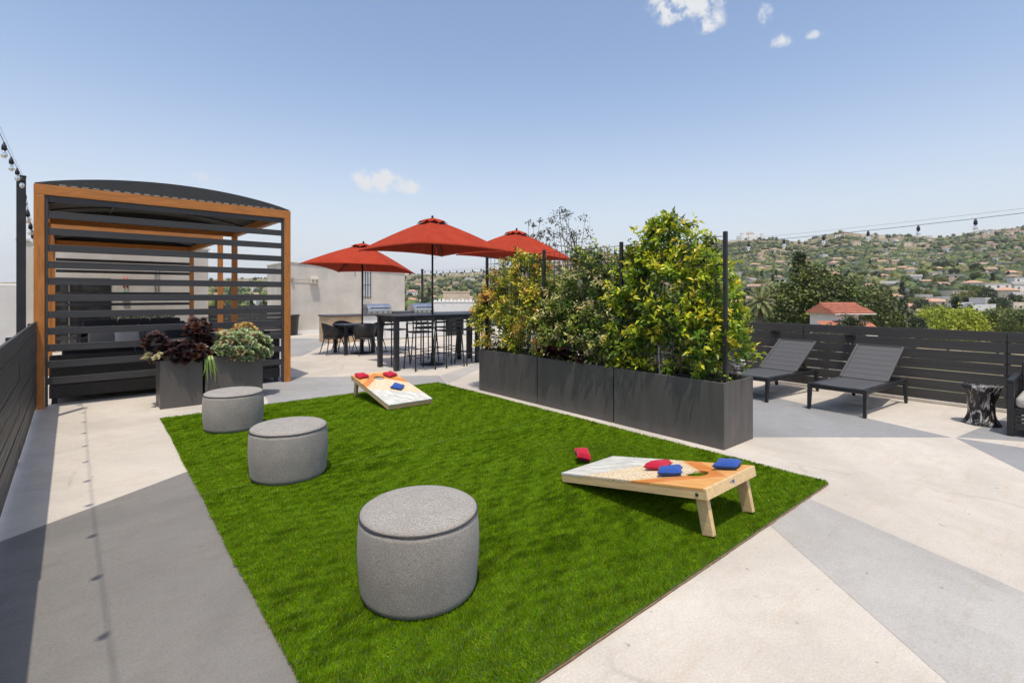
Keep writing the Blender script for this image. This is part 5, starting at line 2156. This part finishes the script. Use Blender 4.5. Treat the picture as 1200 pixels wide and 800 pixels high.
# ------------------------------------------------------------------ observatory on the ridge
x, y = wpos(879, 1560)
zo = tz(x, y)
ob = thing('observatory', 'white domed observatory on top of the hill ridge', 'observatory', (x, y, zo - 4), -YAW + .25)
wmt = pm('observatory white plaster', (.86, .85, .82), .8, 0, .03, .2)
MB().box(-42, 42, -7, 10, 0, 15).build('wing', wmt, ob)
MB().box(-15, 15, -14, 14, 0, 19).build('main_block', wmt, ob)
def dome(R, z):
    return [(R, z), (R, z + R * .15)] + [(R * math.cos(R_(a)), z + R * .15 + R * math.sin(R_(a)) * .85) for a in range(10, 90, 10)] + [(.2, z + R)]
dm = pm('weathered copper dome', (.42, .36, .29), .6, 0, .1, .2)
o = MB().lathe(dome(11.5, 19.02), 28).build('dome', dm, ob, True)
for s in (-1, 1):
    tw = MB().lathe([(6, 0), (6, 19), (5, 19.2)], 20).build('tower', wmt, ob)
    tw.location = (s * 36, -8, 0)
    t2 = MB().lathe(dome(5.2, 19.25), 20).build('dome', dm, tw, True)
for k in range(13):
    xx = -36 + k * 6
    if abs(xx) < 16:
        continue
    MB().box(xx - 1, xx + 1, -7.2, -7.01, 3, 10).build('window', M['glass_dark'], ob)

# ------------------------------------------------------------------ hillside houses
random.seed(33)


def house_mesh(w, d, h, kind, wall, roofm):
    mb = MB()
    mb.box(-w / 2, w / 2, -d / 2, d / 2, -4, h, 0)
    # dark window openings, set proud of the wall
    nw = max(2, int(w / 4.6))
    for row in range(max(1, int(h / 3))):
        for k in range(nw):
            xx = -w / 2 + (k + .5) * w / nw
            mb.box(xx - .75, xx + .75, -d / 2 - .06, -d / 2 - .01, .9 + row * 3, 2.2 + row * 3, 1)
    body = mb.mesh('wall', [M[wall], M['glass_dark']])
    rb_ = MB()
    e = .6
    if kind == 'hip':
        rh = 1.9
        rb_.add([(-w / 2 - e, -d / 2 - e, h + .01), (w / 2 + e, -d / 2 - e, h + .01), (w / 2 + e, d / 2 + e, h + .01), (-w / 2 - e, d / 2 + e, h + .01), (-w / 2 + d * .35, 0, h + rh), (w / 2 - d * .35, 0, h + rh)],
                [(0, 1, 5, 4), (2, 3, 4, 5), (1, 2, 5), (3, 0, 4), (3, 2, 1, 0)])
    elif kind == 'gable':
        rh = 2.4
        rb_.add([(-w / 2 - e, -d / 2 - e, h + .01), (w / 2 + e, -d / 2 - e, h + .01), (w / 2 + e, d / 2 + e, h + .01), (-w / 2 - e, d / 2 + e, h + .01), (-w / 2 - e, 0, h + rh), (w / 2 + e, 0, h + rh)],
                [(0, 1, 5, 4), (2, 3, 4, 5), (1, 2, 5), (3, 0, 4), (3, 2, 1, 0)])
    else:
        rb_.box(-w / 2 - .3, w / 2 + .3, -d / 2 - .3, d / 2 + .3, h + .01, h + .5)
    return body, rb_.mesh('roof', M[roofm])


HV = [(house_mesh(14, 9, 6, 'hip', 'cream', 'tile_far'), 'cream hillside house with a clay tile hip roof'),
      (house_mesh(12, 9, 5.5, 'hip', 'offwhite', 'tile_far'), 'white hillside house with a clay tile hip roof'),
      (house_mesh(16, 10, 6.5, 'flat', 'offwhite', 'paleroof'), 'white flat roofed hillside house'),
      (house_mesh(11, 8, 6, 'gable', 'peach', 'brownroof'), 'peach hillside house with a brown gable roof'),
      (house_mesh(13, 9, 5, 'gable', 'offwhite', 'greyroof'), 'white hillside house with a grey gable roof'),
      (house_mesh(15, 9, 6, 'flat', 'tan', 'paleroof'), 'tan flat roofed hillside house'),
      (house_mesh(18, 11, 6.5, 'flat', 'cream', 'paleroof'), 'tall cream flat roofed hillside block'),
      (house_mesh(12, 8, 5, 'hip', 'tan', 'brownroof'), 'tan hillside house with a brown hip roof')]
HP = []


def try_house(u, d, vi, sc):
    x, y = wpos(u, d)
    if any((x - a) ** 2 + (y - b) ** 2 < (17 * 17) for a, b, _ in HP):
        return False
    (bm, rm), lab = HV[vi]
    z = tz(x, y)
    lab = ('small ' if sc < .75 else '') + lab + (', on the near slope' if d < 450 else (', halfway up the slope' if d < 850 else ', high under the ridge'))
    o = thing('hillside_house', lab, 'house', (x, y, z + .5), -YAW + random.uniform(-.7, .7), 'houses on the hillside')
    o.scale = (sc,) * 3
    link('wall', bm, o)
    link('roof', rm, o)
    HP.append((x, y, d))
    return True


for (u, d, vi, sc) in ((1030, 250, 5, .8), (1052, 215, 7, .85), (1068, 262, 0, .9), (1088, 235, 3, .8), (1100, 300, 2, .9), (1048, 320, 1, .9), (1180, 310, 0, 1.0), (1205, 285, 4, 1.0), (1118, 330, 6, .8), (1140, 360, 1, .9), (900, 300, 2, .9), (925, 340, 0, .9), (1072, 350, 2, .8), (1195, 350, 2, .9)):
    try_house(u, d, vi, sc)
cnt = 0
tries = 0
while cnt < 260 and tries < 4000:
    tries += 1
    if random.random() < .74:
        u = random.uniform(862, 1212)
    else:
        u = random.uniform(250, 600)
    if 345 < u < 468:
        continue
    t = random.random()
    d = 250 * (1400 / 250) ** (t ** .9)
    if u < 980 and d > 950 and random.random() < .75:
        continue
    if try_house(u, d, random.choice([0, 0, 1, 1, 2, 2, 3, 3, 4, 5, 7, 6]), random.uniform(.6, 1.0)):
        cnt += 1

# ------------------------------------------------------------------ wooded slopes: single trees near, mass beyond
var = [(tree_mesh(80, 10, 4.2, 2.2, G_MID, 70, 26, .48), 'mid green rounded hillside tree', 'tree'),
       (tree_mesh(81, 9, 4.4, 2.0, G_OLIVE, 70, 26, .48), 'olive green hillside tree', 'tree'),
       (tree_mesh(82, 11, 4.0, 2.2, G_DARK, 70, 26, .48), 'dark green hillside tree', 'tree'),
       (tree_mesh(83, 14, 2.6, 1.5, G_DARK, 60, 26, .48, 'cone'), 'dark pointed hillside conifer', 'conifer_tree'),
       (tree_mesh(84, 8, 4.2, 1.5, [(.15, .18, .03), (.11, .14, .03)], 70, 26, .48), 'yellow green hillside tree', 'tree')]
tp = []
tries = 0
while len(tp) < 290 and tries < 9000:
    tries += 1
    u = random.uniform(862, 1215) if random.random() < .74 else random.uniform(240, 600)
    if 345 < u < 468:
        continue
    d = 150 * (620 / 150) ** random.random()
    x, y = wpos(u, d)
    if any((x - a) ** 2 + (y - b) ** 2 < 9 * 9 for a, b, _ in HP) or any((x - a) ** 2 + (y - b) ** 2 < 5.0 ** 2 for a, b in tp):
        continue
    tp.append((x, y))
    (ms, lab, nm) = var[random.choice([0, 0, 1, 1, 2, 2, 3, 4])]
    sc = random.uniform(.6, 1.1)
    lab = ('small ' if sc < .8 else 'large ') + lab + (' below the houses' if d < 300 else ' among the houses')
    plant_tree(ms, lab, (x, y, tz(x, y) - .3), random.uniform(0, 6), sc, nm, 'trees on the near slopes')


def far_wood():
    """the wooded slopes beyond: a mass of small crowns"""
    rg = np.random.default_rng(5)
    cents, rad, cols = [], [], []
    pals = [np.array(c) for c in (G_MID + G_OLIVE + G_DARK + [(.24, .21, .09), (.22, .19, .10), (.20, .21, .07)])]
    while len(cents) < 7600:
        u = rg.uniform(845, 1225) if rg.uniform() < .70 else rg.uniform(200, 860)
        d = 330 * (1800 / 330) ** (rg.uniform() ** .75)
        if abs((u - 600) / 582) > 1.1:
            continue
        x, y = wpos(u, d)
        if math.hypot(x, y) > 1735:
            if rg.uniform() < .7:
                continue
        # scrubby bare patches high up
        g = mnoise.noise(Vector((x / 120, y / 120, 4.2)))
        if d > 900 and g < (.08 if d < 1250 else .16) and rg.uniform() < .85:
            continue
        if any(abs(x - a) < 7 and abs(y - b) < 7 for a, b, _ in HP):
            continue
        # keep house fronts visible
        skip = False
        for a, b, dh in HP:
            if d < dh and dh - d < 22:
                ul = 600 + 582 * ((a * RT.x + b * RT.y) / (a * F_.x + b * F_.y))
                if abs(u - ul) < 582 * 7 / dh:
                    skip = True
                    break
        if skip and rg.uniform() < .85:
            continue
        hi = d > 1150
        r = rg.uniform(1.2, 3.2) if hi and rg.uniform() < .6 else rg.uniform(2.4, 5.2)
        cents.append((x, y, tz(x, y) + r * .7))
        rad.append(r)
        cn = mnoise.noise(Vector((x / 55, y / 55, 9.1))) + rg.normal() * .18
        if cn < -.12:
            base = np.array(G_DARK[rg.integers(3)]) * 1.1
        elif cn < .18:
            base = np.array(G_MID[rg.integers(4)]) * .85
        else:
            base = pals[4 + rg.integers(len(pals) - 4)] * .85
        cols.append(base * rg.uniform(.75, 1.25))
    c = np.array(cents)
    r = np.array(rad)
    col = np.array(cols)
    per = 12
    n = len(c) * per
    idx = np.repeat(np.arange(len(c)), per)
    v = unit(rg.normal(size=(n, 3)))
    q = rg.uniform(.4, 1.0, (n, 1))
    P = c[idx] + v * q * r[idx][:, None] * np.array([1, 1, .95])
    D = unit(rg.normal(size=(n, 3)) + v * .6)
    Nn = unit(v + rg.normal(size=(n, 3)) * .4 + np.array([0, 0, .6]))
    L = r[idx] * rg.uniform(.45, .8, n)
    V, F, CC = leaf_arrays(P, D, Nn, L * .8, L * .6, col[idx] * rg.uniform(.85, 1.15, (n, 1)), .1, .2)
    # rounded crown bodies under the loose leaves
    import bmesh
    bm = bmesh.new()
    bmesh.ops.create_icosphere(bm, subdivisions=2, radius=1)
    bv = np.array([v.co[:] for v in bm.verts])
    bf = np.array([[q.index for q in f.verts] for f in bm.faces])
    bm.free()
    nb_ = len(c)
    dis = 1 + .28 * np.sin(bv[None] @ np.array([3.1, 2.3, 1.7]) + rg.uniform(0, 6, (nb_, 1))) * np.cos(bv[None] @ np.array([-2.2, 3.4, 2.9]) + rg.uniform(0, 6, (nb_, 1))) + rg.normal(size=(nb_, len(bv))) * .06
    BV = c[:, None, :] + bv[None] * dis[:, :, None] * (r[:, None, None] * np.array([.95, .95, .88]))
    BF = bf[None] + (np.arange(nb_) * len(bv))[:, None, None]
    BC = np.repeat(col, len(bv), axis=0) * rg.uniform(.85, 1.15, (nb_ * len(bv), 1))
    F = np.concatenate([F, BF.reshape(-1, 3) + len(V)])
    V = np.concatenate([V, BV.reshape(-1, 3)])
    CC = np.concatenate([CC, BC])
    o = link('hillside_woods', np_mesh('hillside_woods', V, F, M['leaf_far'], CC, smooth=True))
    o['kind'] = 'stuff'
    o['label'] = 'scrub and tree cover massed over the far hillside'
    o['category'] = 'woods'


far_wood()


# ------------------------------------------------------------------ haze
hz = MB().box(-7200, 7200, -7200, 7200, GZ - 6, 420).build('haze', [])
m = bpy.data.materials.new('haze air')
m.use_nodes = True
nt = m.node_tree
nt.nodes.clear()
ho = nt.nodes.new('ShaderNodeOutputMaterial')
pv = nt.nodes.new('ShaderNodeVolumePrincipled')
pv.inputs['Color'].default_value = (.93, .95, 1, 1)
pv.inputs['Density'].default_value = 0.00008
pv.inputs['Anisotropy'].default_value = 0.2
nt.links.new(pv.outputs[0], ho.inputs['Volume'])
hz.data.materials.clear()
hz.data.materials.append(m)
hz['kind'] = 'stuff'
